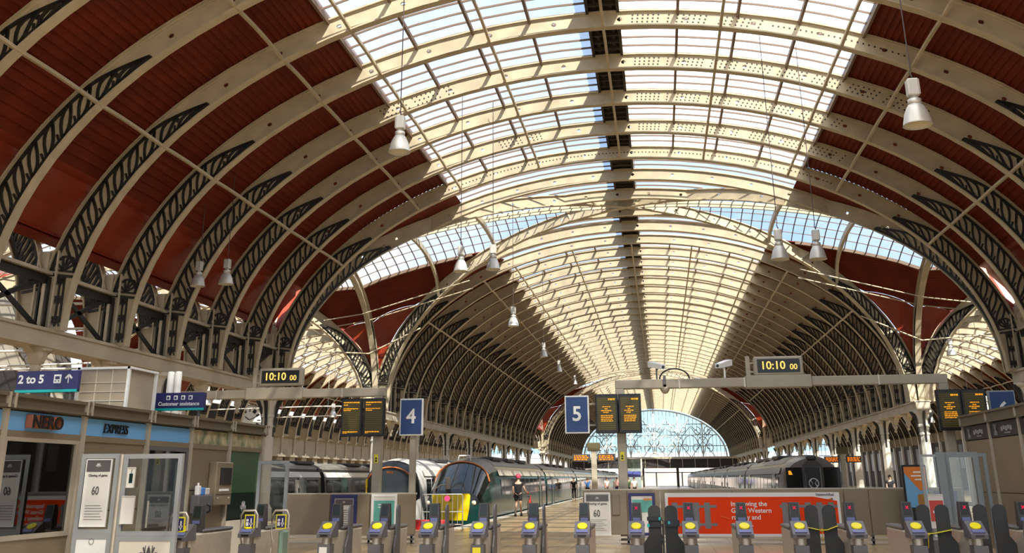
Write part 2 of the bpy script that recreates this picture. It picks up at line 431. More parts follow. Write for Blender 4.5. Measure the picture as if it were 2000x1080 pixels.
# -- crossings: groin vault with diagonals, jack ribs and glazed transept
def zcrown(X):
    x = abs(X)
    return 16.25-2.5*(x/16.7)**2.2 if x <= 16.7 else 13.75
def crossing(key, yc, full=True):
    h = HALLS[key]; half = h.ao - .2 if key != 'nave' else 16.7
    # diagonals
    sx = sqrt(h.a**2+(YD*h.a/half)**2); so = sqrt(h.ao**2+(YD*h.ao/half)**2)
    base = rib_mb(sx, h.b, so, h.bo, cells=46 if key == 'nave' else 30).mesh('roof_diagonal_arch', M_CREAM)
    tr = tracery_mb(sx, h.b, so, h.bo, .74, 9).mesh('scrollwork', M_IRON)
    tl = mirror(tracery_mb(sx, h.b, so, h.bo, .74, 9)).mesh('scrollwork', M_IRON)
    ang = math.atan2(YD, half)
    for s in (-1, 1):
        r = struct(inst('roof_diagonal_arch', base, None, (h.xc, yc, 0), s*ang)); inst('scrollwork', tr, r); inst('scrollwork', tl, r)
    # jack ribs of the main vault
    for j in (1, 2):
        for s in (-1, 1):
            y = s*(YD - SP*j); xl = half*abs(y)/YD
            t0 = math.acos(min(.999, xl/h.a)); m = rib_mb(h.a, h.b, h.ao, h.bo, t0, pi-t0, cells=22 if j == 1 else 8)
            o = struct(m.build('roof_jack_arch', M_CREAM)); o.location = (h.xc, yc+y, 0)
    # main vault skin between the diagonals: boards near the haunch, glass at the crown
    for s in (-1, 1):
        g = MB(); rings = []
        for i in range(9):
            f = (i+.001)/8; y = s*YD*f; xl = min(half*f, h.glass)
            rings.append([(h.xc+xl*(-1+2*j/16), yc+y, h.zout(xl*(-1+2*j/16))+.12) for j in range(17)])
        g.loft(rings, closed=False); r = struct(g.build('roof_crossing_glazing', M_GLASS))
        b = MB()
        for i in range(1, 12):
            f = i/12; y = s*YD*f; xl = min(half*f, h.glass)
            b.loft([[(h.xc+x, yc+y-.017, h.zout(x)+.05), (h.xc+x, yc+y+.017, h.zout(x)+.05), (h.xc+x, yc+y+.017, h.zout(x)+.12), (h.xc+x, yc+y-.017, h.zout(x)+.12)] for x in [xl*(-1+2*j/12) for j in range(13)]])
        b.build('glazing_bar', M_BAR, r)
        for sd in (-1, 1):
            p = MB(); rr = []
            f0 = h.glass/half
            for i in range(7):
                f = f0+(1-f0)*i/6; xa, xb = h.glass, max(h.glass+.01, half*f)
                rr.append([(h.xc+sd*min(x, h.ao-.05), yc+s*YD*f, h.zout(min(x, h.ao-.05))+.06) for x in [xa+(xb-xa)*j/10 for j in range(11)]])
            p.loft(rr, closed=False); struct(p.build('roof_boarding', M_PLANK))
    # transept vault each side
    for sd in (-1, 1):
        def ZT(X, v):
            zc = zcrown(X) + .45; zp = h.zout(min(abs(X-h.xc), h.ao-.02)); w = min(1, abs(X-h.xc)/half)
            q = max(0, 1-v*v)
            return zp + (max(zc, zp+.05)-zp)*(q*(1-w**3)+sqrt(q)*w**3)
        NX = 14
        def XX(i): return h.xc + sd*half*(0.03+.97*i/NX)
        def Yv(X, y): return y
        yg = 4.95
        g = MB(); rings = []
        for i in range(NX+1):
            X = XX(i); yd = YD*abs(X-h.xc)/half; lim = min(yg, yd*.999)
            rings.append([(X, yc+lim*(-1+2*j/18), ZT(X, lim*(-1+2*j/18)/yd)) for j in range(19)])
        g.loft(rings, closed=False); r = struct(g.build('roof_transept_glazing', M_CLEAR))
        b = MB()
        for i in range(1, NX*2+1):
            X = h.xc + sd*half*i/(NX*2); yd = YD*abs(X-h.xc)/half; lim = min(yg, yd)
            b.tube([(X, yc+lim*(-1+2*j/14), ZT(X, lim*(-1+2*j/14)/yd)-.04) for j in range(15)], .035, 4, smooth=False)
        for yy in (-4.95,-4.0,-3.05,-2.1,-1.15,1.15,2.1,3.05,4.0,4.95):
            xs = [X for X in [XX(i) for i in range(NX+1)] if YD*abs(X-h.xc)/half > abs(yy)+.05]
            if len(xs) > 1:
                wd = .13 if abs(yy) > 4.5 else .03
                b.tube([(X, yc+yy, ZT(X, yy/(YD*abs(X-h.xc)/half))-.05) for X in xs], wd, 4, smooth=False)
        b.build('glazing_bar', M_BAR, r)
        cr = MB()
        for yy in (-.32, .32):
            cr.tube([(XX(i), yc+yy, zcrown(XX(i))+.1) for i in range(NX+1)], .11, 4, smooth=False)
        struct(cr.build('roof_crown_purlin', M_CREAM))
        for s in (-1, 1):
            p = MB(); rr = []; fl = MB(); fr_ = []
            NB = 12
            for i in range(NX+1):
                f = yg/YD + (1-yg/YD)*i/NX; X = h.xc+sd*half*f; yd = YD*f
                row = []
                for j in range(NB):
                    for e, dz in ((0, 0), (.12, .05), (.88, .05), (.999, 0)):
                        y = yg+.02+(min(yd, YD-1.6)-yg-.02)*(j+e)/NB
                        row.append((X, yc+s*y, ZT(X, min(.999, y/yd))+dz))
                rr.append(row)
            p.loft(rr, closed=False); struct(p.build('roof_boarding', M_PLANK))
            f0 = 1-1.6/YD
            for i in range(5):
                f = f0+(1-f0)*i/4; X = h.xc+sd*half*f; yd = YD*f; ya = YD-1.6
                fr_.append([(X, yc+s*y, ZT(X, min(.995, y/yd))-.02) for y in [ya+(max(ya+.01, yd)-ya)*j/5 for j in range(6)]])
            fl.loft(fr_, closed=False); struct(fl.build('roof_gutter_sheet', M_REDPANEL))
        # rib of the transept: half-arches along x = const
    return
def transept_rib(X, yc, ya, zc, name='roof_transept_arch', t0=0.0):
    m = rib_mb(ya, zc-ZS, ya+.55, zc-ZS+.45, t0, pi-t0, cells=30, fw=.34)
    m.xf(Matrix.Rotation(pi/2, 4, 'Z'))
    o = struct(m.build(name, M_CREAM)); o.location = (X, yc, 0)
    if t0 == 0.0:
        for mm in (tracery_mb(ya, zc-ZS, ya+.55, zc-ZS+.45, .8), mirror(tracery_mb(ya, zc-ZS, ya+.55, zc-ZS+.45, .8))):
            mm.xf(Matrix.Rotation(pi/2, 4, 'Z')); mm.build('scrollwork', M_IRON, o)
for yc in (YC, YC2):
    struct(lantern(NAVE, yc-9.15, yc+9.15).build('roof_ridge_lantern', M_LANTERN))
    crossing('nave', yc)
    for X in (-16.75, 16.75): transept_rib(X, yc, 8.95, 13.75)
for key in ('west', 'east'): crossing(key, YC)
def jack_strut(X, s, yc):
    # short transept rib from the glazed crown down to the diagonal
    f = abs(X)/16.7; yd = YD*f; m = MB(); zc = zcrown(X)-.15; zp = NAVE.zin(abs(X))+.2
    pts = [(X, yc+s*yd*j/8, zp+(zc-zp)*sqrt(max(0, 1-(j/8)**2)) if j < 8 else zp) for j in range(9)]
    for a_, b_ in zip(pts[:-1], pts[1:]): m.bar(a_, b_, .16, .30)
    struct(m.build('roof_transept_rib', M_CREAM))
for X in (-12.2, 12.2, -8.2, 8.2):
    for s in (-1, 1): jack_strut(X, s, YC)
def tie_rods():
    m = MB()
    for sd in (-1, 1):
        for z0, z1, y in ((11.6, 13.2, 60.4), (11.3, 12.9, 61.4)):
            m.tube([(sd*19.5, y+.3, z0-.3), (sd*16.9, y, z0), (sd*9.8, y-1.5, z1)], .04, 5)
        m.tube([(sd*21, 62, 9.6), (sd*16.8, 61.8, 9.3), (sd*13.6, 62.3, 10.9)], .05, 5)
    struct(m.build('roof_tie_rod', M_CREAM))
tie_rods()

# -- columns, girders, posts, struts, pendants
def column_mesh():
    m = MB()
    m.lathe([(.42,0),(.42,.5),(.34,.62),(.30,.7),(.27,4.0),(.32,4.03),(.32,4.12),(.27,4.15),(.27,4.45),(.33,4.48),(.33,4.6),(.28,4.65),(.30,4.9),(.42,5.2),(.56,5.3),(.56,5.42)], 8, smooth=False, rot=pi/8)
    return m.mesh('iron_column', M_COLUMN)
def bracket_mesh():
    m = MB()
    for dx, dy in ((1,0),(-1,0),(0,1),(0,-1)):
        pts = [(.27,3.6),(.33,4.4),(.48,4.95),(.72,5.35),(.42,5.35),(.34,5.0),(.29,4.4)]
        for sgn in (1,):
            if dx: m.prism([(dx*p[0], p[1]) for p in pts], -.06, .06, 'y')
            else: m.prism([(dy*p[0], p[1]) for p in pts], -.06, .06, 'x')
    return m.mesh('capital_bracket', M_IRON)
def pendant_mesh():
    m = MB()
    m.lathe([(.02,-1.0),(.10,-.92),(.06,-.80),(.16,-.62),(.14,-.50),(.26,-.28),(.30,-.12),(.40,-.08),(.40,0)], 8, smooth=False, rot=pi/8)
    for s in (-1, 1):
        m.prism([(s*.2,-.45),(s*.34,-.18),(s*.62,0),(s*.2,0)], -.12, .12, 'x')
    return m.mesh('girder_pendant', M_STONE)
def post_mesh():
    m = MB(); m.box(-.30,.30,-.05,.05,5.95,8.30); m.box(-.34,-.28,-.13,.13,5.95,8.30); m.box(.28,.34,-.13,.13,5.95,8.30)
    m.box(-.05,.05,-.16,.16,5.95,8.25)
    return m.mesh('spandrel_post', M_STONE)
def postedge_mesh():
    m = MB(); m.box(-.16,-.10,-.175,-.05,5.95,7.5); m.box(.10,.16,-.175,-.05,5.95,7.5); return m.mesh('post_edging', M_IRON)
CM, BMH, PM, PO, PE = column_mesh(), bracket_mesh(), pendant_mesh(), post_mesh(), postedge_mesh()
LT = lower_tracery_mb().mesh('arcaded_panel', M_IRON); LTm = mirror(lower_tracery_mb()).mesh('arcaded_panel', M_IRON)
def brace_mesh():
    m = MB(); m.bar((0,.25,7.45),(0,SP-.25,6.0),.07,.14); m.bar((0,.25,6.0),(0,SP-.25,7.45),.07,.14); m.box(-.06,.06,.1,SP-.1,7.30,7.56)
    return m.mesh('cross_brace', M_IRON)
def strut_mesh():
    m = MB(); m.box(-.20,.20,0,SP,7.56,7.66)
    return m.mesh('strut', M_STONE)
BR, ST = brace_mesh(), strut_mesh()
def arcade(x, ks, col_every, first):
    ys = [YK(k) for k in ks]
    g = MB(); g.box(x-.40, x+.40, min(ys)-.6, max(ys)+.6, 5.42, 5.90); g.box(x-.46, x+.46, min(ys)-.6, max(ys)+.6, 5.86, 5.95)
    go = struct(g.build('girder_beam', M_STONE))
    for k in ks:
        y = YK(k)
        p = inst('spandrel_post', PO, None, (x, y, 0)); struct(p); inst('post_edging', PE, p)
        if abs(x) < 17.5:
            s = 1 if x > 0 else -1
            inst('arcaded_panel', LT if s > 0 else LTm, p)
        for sx in (-1, 1): pass
        if k != ks[0]:
            b = struct(inst('wind_brace_beam', BR, None, (x, y, 0))); inst('strut', ST, b)
        if (first - k) % col_every == 0:
            c = struct(inst('iron_column', CM, None, (x, y, 0))); inst('capital_bracket', BMH, c)
        else:
            inst('girder_pendant', PM, go, (x, y, 5.42))
for x in (-16.7, 16.7):
    arcade(x, NEAR_K, 3, 0); arcade(x, sorted(MID_K, reverse=True), 3, -5)
    arcade(x, sorted(FAR_K, reverse=True), 3, -31)
# ================================================================ FLOOR, WALLS, END SCREENS
def floor_mat():
    m = bpy.data.materials.new('polished_stone'); m.use_nodes = True; nt = m.node_tree; b = nt.nodes['Principled BSDF']
    tc = nt.nodes.new('ShaderNodeTexCoord'); br = nt.nodes.new('ShaderNodeTexBrick'); nz = nt.nodes.new('ShaderNodeTexNoise')
    br.offset = 0.0; br.inputs['Scale'].default_value = 1.0; br.inputs['Mortar Size'].default_value = 0.006
    br.inputs['Brick Width'].default_value = 0.6; br.inputs['Row Height'].default_value = 0.6
    br.inputs['Color1'].default_value = (0.58, 0.43, 0.24, 1); br.inputs['Color2'].default_value = (0.52, 0.38, 0.20, 1); br.inputs['Mortar'].default_value = (0.2, 0.14, 0.08, 1)
    mx = nt.nodes.new('ShaderNodeMix'); mx.data_type = 'RGBA'; mx.blend_type = 'MULTIPLY'; mx.inputs[0].default_value = .5
    nz.inputs['Scale'].default_value = 0.35; nz.inputs['Detail'].default_value = 8
    rp = nt.nodes.new('ShaderNodeValToRGB'); rp.color_ramp.elements[0].color = (.7, .66, .6, 1); rp.color_ramp.elements[0].position = .35; rp.color_ramp.elements[1].position = .7
    nt.links.new(tc.outputs['Object'], br.inputs['Vector']); nt.links.new(tc.outputs['Object'], nz.inputs['Vector']); nt.links.new(nz.outputs['Fac'], rp.inputs['Fac'])
    nt.links.new(br.outputs['Color'], mx.inputs[6]); nt.links.new(rp.outputs['Color'], mx.inputs[7]); nt.links.new(mx.outputs[2], b.inputs['Base Color'])
    b.inputs['Roughness'].default_value = 0.22; MATS['polished_stone'] = m; return m
M_FLOOR = floor_mat()
M_BALLAST = mat('ballast', (0.05, 0.045, 0.04), 0.95, var=0.5, vscale=9, bump=0.4)
M_COPING = mat('coping_stone', (0.55, 0.50, 0.42), 0.6, var=0.15)
M_RENDER = mat('pale_render', (0.44, 0.39, 0.31), 0.8, var=0.15, vscale=.7)
M_GREYSTONE = mat('grey_stone', (0.16, 0.14, 0.13), 0.85, var=0.35, vscale=1.2)
M_LOUVRE = mat('dark_louvre', (0.035, 0.03, 0.028), 0.7)
M_WHITE = mat('white_paint', (0.72, 0.70, 0.64), 0.45)
M_BLACK = mat('black_plastic', (0.008, 0.008, 0.009), 0.35)
M_DKGREY = mat('dark_grey', (0.05, 0.048, 0.046), 0.5)
M_STEEL = mat('brushed_steel', (0.60, 0.53, 0.43), 0.34, metal=0.35, var=0.1, vscale=14)
M_CLADDING = mat('bronze_cladding', (0.27, 0.215, 0.145), 0.42, metal=0.3, var=0.1, vscale=1.3)
M_PANE = pane('window_pane', (0.55, 0.6, 0.58), 0.16)
M_CLEARPANE = pane('clear_pane', (0.93, 0.95, 0.95), 0.05)
M_SCREEN = roof_glass('end_screen_glass', (0.84, 0.96, 0.97), 0.68, (0.80, 0.90, 0.90))
M_FRAMEPALE = mat('pale_mullion', (.42,.44,.44), .5)

def setting():
    m = MB(); m.box(-38, 38, -12, 37, -1.3, 0); struct(m.build('floor', M_FLOOR))
    for x0, x1 in ((-37.6,-22.2),(-18.9,-13.2),(-6.5,6.5),(13.2,18.9),(22.2,37.6)):
        m = MB(); m.box(x0+.45, x1-.45, 37, 240, -1.3, 0); struct(m.build('floor', M_FLOOR))
        for a, b in ((x0, x0+.45), (x1-.45, x1)):
            m = MB(); m.box(a, b, 37, 240, -.25, .012); struct(m.build('trim', M_COPING))
    m = MB(); m.box(-60, 60, 37.0, 420, -1.6, -1.15); struct(m.build('ground', M_BALLAST))
    # the long west wall: arcade of openings below, panelled frieze, louvred band above
    m = MB(); m.box(-38.2, -37.6, -12, 232, -1.2, 1.2); m.box(-38.2, -37.6, -12, 232, 4.1, 6.1); m.box(-38.2,-37.75,-12,232,6.1,8.3)
    m.box(-38.3, -37.35, -12, 232, 6.05, 6.3); m.box(-38.25, -37.4, -12, 232, 4.05, 4.25)
    y = -12
    while y < 231:
        m.box(-38.2, -37.6, y, y+1.7, 1.2, 4.1); m.box(-37.6, -37.45, y+.65, y+1.05, 4.25, 6.05); y += SP
    w = struct(m.build('wall_left', M_RENDER))
    m = MB(); m.box(-38.6, -38.35, -12, 232, 1.2, 4.1); struct(m.build('window_1', M_LOUVRE))
    m = MB(); y = -12
    while y < 231: m.box(-37.74, -37.66, y+1.25, y+3.3, 6.35, 8.2); y += SP
    m.build('louvre', M_LOUVRE, w)
    m = MB(); m.box(38.0, 38.6, -12, 232, -1.2, 9.6); struct(m.build('wall_right', mat('dark_brick', (0.075,0.06,0.05), .9, var=.4, vscale=.5)))
    m = MB(); y = 62
    while y < 231: m.box(37.9, 38.02, y, y+1.6, 2.6, 5.4); y += 5.49
    struct(m.build('window_2', mat('dull_pane', (.10,.11,.115), .4)))
    m = MB(); y = 60.5
    while y < 231: m.box(37.7, 38.0, y, y+.5, 0, 8.4); y += 5.49
    struct(m.build('trim_1', M_WHITE))
    # gabled ends of the transept with toothed stone bands
    for sd, nm in ((-1, 'wall_west_gable'), (1, 'wall_east_gable')):
        m = MB(); X = sd*38.0; pts = [(YC+9.2*cos(pi*i/24), 6.2+8.2*sin(pi*i/24)) for i in range(25)]
        m.prism(pts, X-.15, X+.15, 'x'); g = struct(m.build(nm, M_RENDER))
        m = MB(); xi = X-sd*.2
        for i in range(16):
            t = pi*(i+.5)/16
            for r0, r1 in ((7.3, 8.9), (4.2, 5.5)):
                w_ = .5 if i % 2 else .32
                q = [(YC+r*cos(t+dt)/8.9*9.0, 6.2+r*.9*sin(t+dt)) for r, dt in ((r0+w_*.5,-.09),(r1,-.09),(r1,.09),(r0+w_*.5,.09))]
                m.prism(q, xi-.04, xi+.04, 'x')
        m.build('stone_band', M_GREYSTONE, g)
setting()

def end_screen(h, y, n, nm):
    hw = h.a-.1; z0 = 5.9; g = MB()
    pts = [(h.xc+hw*cos(pi*i/32), h.zin(hw*cos(pi*i/32))) for i in range(33)]
    g.prism(pts, y+.30, y+.33); fr = struct(g.build(nm, M_SCREEN))
    b = MB(); nb = int(hw*2/.8)
    for i in range(1, nb):
        x = -hw+2*hw*i/nb; b.box(h.xc+x-.05, h.xc+x+.035, y-.04, y+.1, z0, h.zin(x))
    for z in (6.0, 8.3, 10.6, 12.9):
        w = h.a*sqrt(max(0, 1-((z-ZS)/h.b)**2)); b.box(h.xc-w, h.xc+w, y-.06, y+.1, z-.08, z+.08)
    b.build('window_mullion', M_FRAMEPALE, fr)
    if n:
        c = MB()
        def ring(cx, cz, r, th=.13, a0=0, a1=2*pi, k=20, e=1.0):
            pts = [(cx+r*cos(a0+(a1-a0)*i/k)*e, y-.2, cz+r*sin(a0+(a1-a0)*i/k)) for i in range(k+1)]
            c.tube(pts, th, 4, caps=False)
        def scroll(cx, cz, r, s, a0):
            pts = [(cx+s*r*(1-.75*i/22)*cos(a0+2.2*pi*i/22), y-.2, cz+r*(1-.75*i/22)*sin(a0+2.2*pi*i/22)) for i in range(23)]
            c.tube(pts, .12, 4)
        for bx in (-10.5, -5.2, 0, 5.2, 10.5):
            top = h.zin(abs(bx)+1.2)-.4
            c.bar((bx, y-.2, z0), (bx, y-.2, h.zin(bx)), .26, .2, up=(0,1,0))
            for s in (-1, 1):
                c.tube([(bx, y-.2, z0+.3), (bx+s*.5, y-.2, z0+2.2), (bx+s*1.6, y-.2, min(top, z0+4.2)), (bx+s*2.4, y-.2, min(top, z0+4.6))], .13, 4)
                scroll(bx+s*1.35, z0+2.1, 1.0, s, -pi/2)
                if top > z0+6: scroll(bx+s*1.2, min(top-1.2, z0+6.0), 1.0, s, pi/2); c.tube([(bx, y-.2, z0+4.5), (bx+s*2.5, y-.2, min(top, z0+8.0))], .12, 4)
                c.tube([(bx+s*2.6, y-.2, z0), (bx, y-.2, z0+3.4), (bx+s*2.6, y-.2, min(top, z0+6.4))], .11, 4)
            if top > z0+3: ring(bx, z0+3.3, 1.0)
        for z in (8.3, 10.6): 
            w = h.a*sqrt(1-((z-ZS)/h.b)**2)
        ring(0, z0, 1, .16, 0, pi, 30)
        pts = [(.97*h.a*cos(pi*i/40), y-.2, ZS+.97*h.b*sin(pi*i/40)) for i in range(41)]
        c.tube(pts, .2, 4)
        c.build('iron_scroll', M_WHITE, fr)
    return fr
end_screen(NAVE, 229.5, 1, 'window_3')
for h, nm in ((WEST, 'window_4'), (EAST, 'window_5')):
    end_screen(h, 229.5, 0, nm)

def footbridge():
    t = thing('footbridge', 'long dark footbridge crossing the tracks below the far arched end screen', 'footbridge', (0, 215, 0))
    m = MB(); m.box(-17.5, 16.5, -1.6, 1.6, 3.6, 5.7); m.build('deck', M_LOUVRE, t)
    m = MB(); m.box(-17.5, 16.5, -1.75, -1.6, 5.35, 5.75)
    for i in range(14): m.box(-17+i*2.5, -16.9+i*2.5, -1.7, -1.6, 3.6, 5.4)
    m.build('handrail', M_STEEL, t)
    for x in (-14.8, -2.5, 4.5, 14.2):
        m = MB(); m.box(x-.25, x+.25, -.4, .4, -1.15, 3.6); m.build('pier', M_DKGREY, t)
    s = thing('lift_tower', 'glazed lift tower beside the dark footbridge above the platform', 'lift tower', (-4.2, 211, 0))
    m = MB(); 
    for x in (-1.5, 1.5):
        for y in (-1.5, 1.5): m.box(x-.12, x+.12, y-.12, y+.12, 0, 5.6)
    m.box(-1.6, 1.6, -1.6, 1.6, 5.4, 5.7); m.build('frame', M_WHITE, s)
    m = MB(); m.box(-1.45, 1.45, -1.5, -1.46, 0, 5.4); m.build('glass_wall', M_SCREEN, s)
    m = MB(); m.box(-1.3, 1.3, -1.66, -1.6, 1.9, 3.0); m.build('sign_panel', mat('lift_blue', (.10,.12,.42), .4), s)
footbridge()

# open air beyond the end screen
def beyond():
    m = MB(); m.box(-60, 60, 330, 331, -2, 7.5); struct(m.build('wall_far', mat('far_brick', (0.42, 0.36, 0.33), .9, var=.3, vscale=.3)))
    t = thing('platform_canopy', 'white canopy roof standing over the platform beyond the footbridge', 'canopy', (6, 248, 0))
    m = MB(); m.box(-9, 8, -6, 40, 3.0, 3.3); m.build('roof', M_WHITE, t)
    for x in (-6, 0, 6):
        m = MB(); m.box(x-.15, x+.15, -.15, .15, -1.15, 3.0); m.build('post', M_WHITE, t)
beyond()

def west_rods():
    # horizontal tie rods and hangers that cross the west hall below the girder
    m = MB()
    for y, z in ((31, 7.4), (34, 7.0), (38, 6.7), (42, 6.4), (47, 7.2), (70, 7.4), (82, 7.4), (94, 7.4)):
        m.tube([(-37.6, y, z), (-27, y, z+.15), (-17, y, z)], .05, 5)
        m.tube([(-30, y, z), (-30, y, z+5.2)], .02, 4); m.tube([(-24, y, z), (-24, y, z+5.2)], .02, 4)
    struct(m.build('roof_tie_rod', M_WHITE))
west_rods()
# ================================================================ THINGS ON THE CONCOURSE
M_GATEGREY = mat('gate_grey', (0.12, 0.115, 0.12), 0.45, var=.1, vscale=5)
M_VIOLET = mat('reader_violet', (0.125, 0.12, 0.135), 0.45)
M_YELLOW = mat('reader_yellow', (0.85, 0.72, 0.0), 0.4)
M_BLUELED = mat('blue_label', (0.14, 0.155, 0.33), 0.4)
M_PADDLE = mat('paddle_rubber', (0.035, 0.035, 0.034), 0.6, var=.2, vscale=6)
M_REDX = mat('red_cross', (0.6, 0.0, 0.03), 0.4, emit=(1, 0.01, 0.05), estr=0.35)
M_GREENX = mat('green_display', (0.012, 0.018, 0.014), 0.3)
M_NAVY = mat('navy_panel', (0.025, 0.025, 0.12), 0.4)
M_SIGNBLUE = mat('sign_blue', (0.016, 0.052, 0.18), 0.45)
M_TEAL = mat('teal_strip', (0.0, 0.45, 0.42), 0.4)
M_LETTER = mat('white_lettering', (0.82, 0.82, 0.80), 0.5)
M_AMBER = mat('amber_led', (0.5, 0.25, 0.0), 0.5, emit=(1.0, 0.36, 0.01), estr=.55)
M_AMBERDIM = mat('amber_row', (0.11, 0.085, 0.012), 0.5)
M_LED = mat('display_face', (0.035, 0.030, 0.008), 0.4)
M_FRAMEGREY = mat('grey_frame', (0.30, 0.32, 0.32), 0.45)
M_GANTRY = mat('gantry_paint', (0.40, 0.355, 0.28), 0.5, var=.1, vscale=2)
M_RED = mat('banner_red', (0.86, 0.055, 0.004), 0.6, spec=0.2)
M_RAILGREY = mat('banner_grey', (0.20, 0.20, 0.21), 0.5)
M_PAPER = mat('paper_white', (0.70, 0.68, 0.64), 0.7)
M_INK = mat('grey_ink', (0.10, 0.09, 0.09), 0.7)
M_MINT = mat('poster_teal', (0.12, 0.42, 0.36), 0.5)
M_SKYBLUE = mat('fascia_blue', (0.16, 0.42, 0.78), 0.4)
M_CREAMPANEL = mat('cream_panel', (0.74, 0.69, 0.58), 0.5)
M_ALU = mat('lamp_aluminium', (0.62, 0.60, 0.56), 0.38, metal=0.45)
M_LAMPIN = mat('lamp_inside', (0.66, 0.61, 0.48), 0.5)
M_CABLE = mat('cable', (0.09, 0.07, 0.07), 0.7)
M_TAPE = mat('hazard_yellow', (0.85, 0.75, 0.02), 0.5)
M_GWRGREEN = mat('window_green', (0.055, 0.115, 0.06), 0.12, var=.2, vscale=1)
M_DKGREEN = mat('deep_green', (0.006, 0.022, 0.016), 0.12)
M_GALV = mat('galvanised', (0.42, 0.41, 0.38), 0.4, metal=.6)

def txt(body, size, m, parent, x, y, z, rz=0.0, name='lettering', depth=.006, **kw):
    mb = text_mb(body, size, depth, **kw).xf(T(x, y, z, rz)); return mb.build(name, m, parent)
def panel(parent, name, m, x0, x1, z0, z1, y, d=.012):
    b = MB(); b.box(x0, x1, y-d, y, z0, z1); return b.build(name, m, parent)
def gwr(parent, x, y, z, s, m, rz=0.0, name='logo'):
    mb = MB()
    for ch, dx, sz, dz in (('G', -.62, .62, -.10), ('W', 0, 1.15, .04), ('R', .66, .62, -.10)):
        t = text_mb(ch, s*sz, .006, sx=.8).xf(Matrix.Translation((dx*s, 0, dz*s))); mb.add(t.v, t.f)
    for dx in (-.28, 0, .28): mb.box(dx*s-.02*s, dx*s+.02*s, -.003, .003, -.55*s if dx else .1*s, .62*s)
    return mb.xf(T(x, y, z, rz)).build(name, m, parent)

# ---------------------------------------------------------------- ticket gates
def paddle_mb(w0=.0, w1=.33, h=1.27):
    pl = [(w0+.03, .10), (w1-.02, .10), (w1, .16)]
    zc = h-(w1-w0)*.42
    pl = [(w0+.04, .62), (w0, .70), (w0, .76)]
    pl = [(w0-.07, .12), (w1, .12), (w1, zc)]
    n = 10; cx = (w0+w1)/2; r = (w1-w0)/2
    pl += [(cx+r*cos(pi*i/n), zc+(h-zc)*sin(pi*i/n)) for i in range(n+1)]
    pl += [(w0, .80), (w0-.13, .62), (w0-.14, .38)]
    return pl
def make_gate(kind, left, right, sticker=None):
    # front at y = 0, body running back; left / right say how each paddle stands: open, shut or none
    t = thing('ticket_gate', 'x', 'ticket gate')
    m = MB(); m.bbox(-.10, .10, .10, 1.75, 0, .90, .03); m.build('cabinet', M_STEEL, t)
    m = MB(); m.bbox(-.11, .11, .55, 1.77, .90, .945, .02); m.build('cabinet_cap', M_GATEGREY, t)
    m = MB(); m.prism([(-.12,.80),(-.13,.86),(.16,1.045),(.24,1.03),(.26,.80)], -.125, .125, 'x'); rd = m.build('reader_head', M_VIOLET, t)
    n = Vector((0, -.54, .84)); tilt = Matrix.Rotation(math.atan2(.185, .29), 4, 'X')
    d = MB(); d.lathe([(.078,-.01),(.082,.0),(.082,.012),(.072,.018)], 20); d.xf(Matrix.Translation((0, .035, .972)) @ tilt); d.build('reader_disc', M_YELLOW, rd)
    s = MB(); s.box(-.09, .09, -.035, .035, 0, .012); s.xf(Matrix.Translation((0, -.075, .902)) @ tilt); s.build('label_strip', M_BLUELED, rd)
    s = MB(); s.box(-.065, .065, -.137, -.12, .825, .85); s.build('ticket_slot', M_BLACK, rd)
    m = MB(); m.prism([(-.11,.70),(-.115,.40),(-.08,.34),(.12,.34),(.12,.70)], -.105, .105, 'x'); bx = m.build('ticket_hopper', M_GATEGREY, t)
    m = MB(); m.lathe([(.07,.70),(.07,.80)], 12, c=(0,.02,0)); m.build('hopper_neck', M_STEEL, t)
    if sticker:
        col = {'white': M_PAPER, 'yellow': M_TAPE}[sticker]
        s = MB(); s.box(-.07, .06, -.128, -.117, .50, .66); s.build('sticker', col, bx)
    m = MB(); m.loft([[(-.075,.50,.72),(.075,.50,.72),(.075,.62,.72),(-.075,.62,.72)], [(-.085,.48,1.0),(.085,.48,1.0),(.085,.64,1.0),(-.085,.64,1.0)], [(-.085,.48,1.12),(.085,.48,1.12),(.085,.63,1.12),(-.085,.63,1.12)], [(-.075,.52,1.315),(.075,.52,1.315),(.075,.62,1.315),(-.075,.62,1.315)]], caps=True)
    dp = m.build('display_post', M_DKGREY, t)
    m = MB(); m.add([(-.062,.474,1.13),(.062,.474,1.13),(.058,.512,1.30),(-.058,.512,1.30)], [(0,1,2,3)])
    sc = m.build('display_screen', M_BLACK if kind == 'shut' else M_GREENX, dp)
    m = MB(); m.box(-.06, .06, .468, .478, 1.035, 1.085); m.build('status_light', M_BLUELED, dp)
    if kind == 'shut':
        m = MB(); m.bar((-.022,.482,1.21),(.022,.490,1.255),.009,.01); m.bar((.022,.482,1.21),(-.022,.490,1.255),.009,.01); m.build('red_cross', M_REDX, sc)
    for sd, st in ((-1, left), (1, right)):
        if st == 'shut':
            p = MB(); p.prism([(sd*(.145+a), z) for a, z in paddle_mb(.04, .25)], .72, .755); p.build('paddle', M_PADDLE, t)
        elif st == 'open':
            p = MB(); p.prism([(.72+a, z) for a, z in paddle_mb(.04, .27, 1.29)], sd*.125, sd*.155, 'x'); p.build('paddle', M_GATEGREY, t)
    return t
